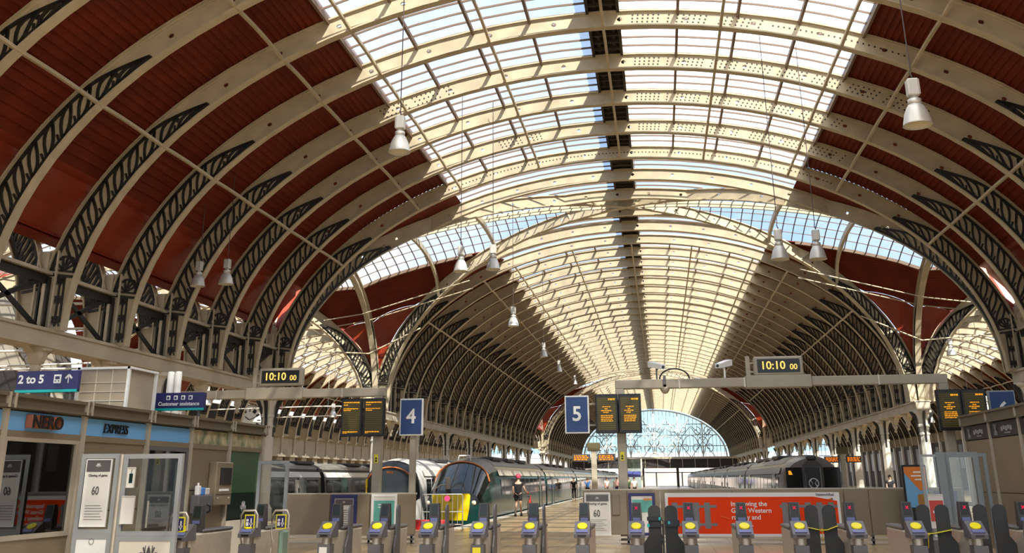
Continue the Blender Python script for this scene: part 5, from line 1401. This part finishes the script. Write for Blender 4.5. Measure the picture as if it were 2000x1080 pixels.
# cyclist walking away from us, pushing a bicycle on the right-hand side: model faces -y, turned round
PX_, PY_ = -5.72, 50.3
p = person('person in black cycling kit and pink helmet walking away, pushing a red bicycle', PX_, PY_, pi, M_CBLACK, M_CBLACK, M_HAIRD, stride=.22, shorts=True, scale=1.06,
       arm_r=[(.20,0,1.42),(.24,.03,1.15),(.21,-.10,.92),(.21,-.13,.84)], arm_l=[(-.20,0,1.42),(-.29,.02,1.17),(-.38,-.14,1.02),(-.42,-.20,1.0)])
m = MB(); m.lathe([(.105,1.64),(.118,1.69),(.112,1.76),(.085,1.81),(.04,1.835),(0,1.84)], 16); m.v = [(v[0], v[1]*1.2-.015, v[2]) for v in m.v]; m.build('helmet', mat('helmet_pink', (.62,.06,.12), .35), p)
for a in ((.21,-.13,.84), (-.42,-.20,1.0)):
    m = MB(); m.lathe([(.02,-.05),(.042,-.02),(.045,.02),(.03,.05)], 8, c=a); m.build('glove', mat('glove_red', (.55,.03,.03), .6), p)
def bicycle():
    t = thing('bicycle', 'red bicycle pushed along the platform by the helmeted person', 'bicycle', (PX_+.52, PY_+.25, 0))
    for y in (-.52, .52):
        m = MB(); m.tube([(0, y+.33*cos(q*pi/14), .34+.33*sin(q*pi/14)) for q in range(29)], .016, 5, caps=False); w = m.build('wheel', M_BLACK, t)
        m = MB()
        for q in range(8): m.bar((0,y,.34),(0,y+.31*cos(q*pi/4),.34+.31*sin(q*pi/4)),.004)
        m.build('spokes', M_STEEL, w)
    m = MB()
    for a, b in (((0,-.05,.30),(0,-.12,.80)),((0,-.12,.78),(0,.36,.84)),((0,-.05,.30),(0,.38,.74)),((0,-.05,.30),(0,-.52,.34)),((0,-.10,.72),(0,-.52,.34)),((0,.36,.92),(0,.40,.70)),((0,.40,.70),(0,.52,.34))): m.tube([a,b],.022,6)
    m.build('bike_frame', mat('bike_red', (.60,.03,.03), .35), t)
    m = MB(); m.tube([(-.25,.24,1.0),(-.22,.34,1.02),(0,.37,.96),(.22,.34,1.02),(.25,.24,1.0)], .016, 6); m.tube([(0,.37,.96),(0,.36,.88)],.018,6); m.build('handlebar', M_DKGREY, t)
    m = MB(); m.loft([[(-.07,-.26,.86),(.07,-.26,.86),(.07,-.26,.90),(-.07,-.26,.90)],[(-.02,.02,.86),(.02,.02,.86),(.02,.02,.89),(-.02,.02,.89)]], caps=True); m.tube([(0,-.12,.80),(0,-.13,.87)],.016,6); m.build('saddle', M_BLACK, t)
    m = MB(); m.disc((.05,-.05,.30),.09,14,'x',.01); m.bar((.07,-.05,.30),(.07,.08,.22),.016); m.bar((-.07,-.05,.30),(-.07,-.18,.38),.016); m.build('crank', M_STEEL, t)
bicycle()
crowd = [(-6.0,86,'distant person in dark clothes standing nearest the green train',M_CBLACK,M_CBLACK,M_HAIRD),
 (-5.15,90,'distant person in a bright blue top on the platform',mat('top_blue',(.06,.22,.62),.7),M_CBLACK,M_HAIRB),
 (-3.75,95,'distant person in a pale pink top left of the centre post',mat('top_pink',(.74,.58,.56),.7),mat('legs_grey',(.2,.2,.22),.8),M_HAIRB),
 (-2.95,97,'distant person in a light coral top near the centre post',mat('top_coral',(.70,.44,.40),.7),M_NAVY,M_HAIRD),
 (-1.15,90,'distant person in a white top and dark trousers right of the centre post',M_LETTER,M_CBLACK,M_HAIRD),
 (-1.75,93,'distant person in a green top beside the one in white',mat('top_green',(.12,.28,.12),.7),M_DKGREY,M_HAIRB),
 (14.9,66,'person in black standing beyond the barrier near the right white columns',mat('top_dark',(.02,.02,.024),.8),M_CBLACK,M_HAIRD)]
for i, (x, y, lab, a, b, h) in enumerate(crowd): person(lab, x, y, (0, pi, .6, -.5, .2, 2.6, .1)[i], a, b, h, detail=False)

# ================================================================ PLATFORM FURNITURE
def indicator(x, y, lab):
    t = thing('platform_indicator', lab, 'sign', (x, y, 0), group='platform indicators')
    m = MB(); m.bbox(-.16, .16, -.16, .16, 0, 3.2, .02); m.build('post', M_GANTRY, t)
    m = MB(); m.bbox(-.36, .36, -.2, .2, 3.2, 3.66, .02); m.build('header_panel', mat('olive_panel', (.09,.075,.03), .5), t)
    m = MB(); m.box(-1.2, 1.2, -.06, .06, 2.80, 2.86); m.build('arm', M_GANTRY, t)
    for s in (-1, 1):
        m = MB(); m.bbox(s*.72-.5, s*.72+.5, -.14, .14, 2.62, 3.04, .02); c = m.build('display_case', M_DKGREY, t)
        m = MB()
        for r in range(3):
            x_ = s*.72-.42
            while x_ < s*.72+.36:
                w = rng.uniform(.06,.2); m.box(x_, x_+w, -.155, -.14, 2.70+r*.10, 2.77+r*.10); x_ += w+.05
        m.build('lettering', M_AMBERDEEP, c)
indicator(-2.62, 60, 'platform indicator post with two amber displays left of the centre post'); indicator(13.6, 74, 'platform indicator post with two amber displays among the right white columns')
t = thing('station_clock', 'large round station clock with black roman numerals on the west wall', 'clock', (-36.6, 91.0, 7.05), radians(38))
m = MB(); m.lathe([(1.35,-.2),(1.42,-.1),(1.42,.1),(1.3,.2)], 32); m.xf(Matrix.Rotation(pi/2, 4, 'X')); m.build('case', M_STONE, t)
m = MB(); m.disc((0,-.21,0), 1.22, 32, 'y', .03); f = m.build('dial', M_LETTER, t)
m = MB()
for q in range(12):
    a = q*pi/6; w = (.05,.10,.16)[q % 3]
    m.add([(cos(a)*r-sin(a)*s_*w, -.235, sin(a)*r+cos(a)*s_*w) for r, s_ in ((.72,-1),(.72,1),(1.08,1),(1.08,-1))], [(0,1,2,3)])
m.build('numeral', M_BLACK, f)
m = MB(); m.bar((0,-.25,0),(-.42,-.25,.30),.08,.02,up=(0,1,0)); m.bar((0,-.25,0),(.80,-.25,.40),.06,.02,up=(0,1,0)); m.build('clock_hand', M_BLACK, f)
m = MB(); m.tube([(1.5*cos(pi*q/16), -.05, 1.5*sin(pi*q/16)+.1) for q in range(17)], .10, 6); m.bar((-1.5,-.05,.1),(-1.5,-.05,-1.6),.2); m.bar((1.5,-.05,.1),(1.5,-.05,-1.6),.2); m.bar((0,.2,0),(-.9,.9,0),.25); m.build('bracket', M_STONE, t)
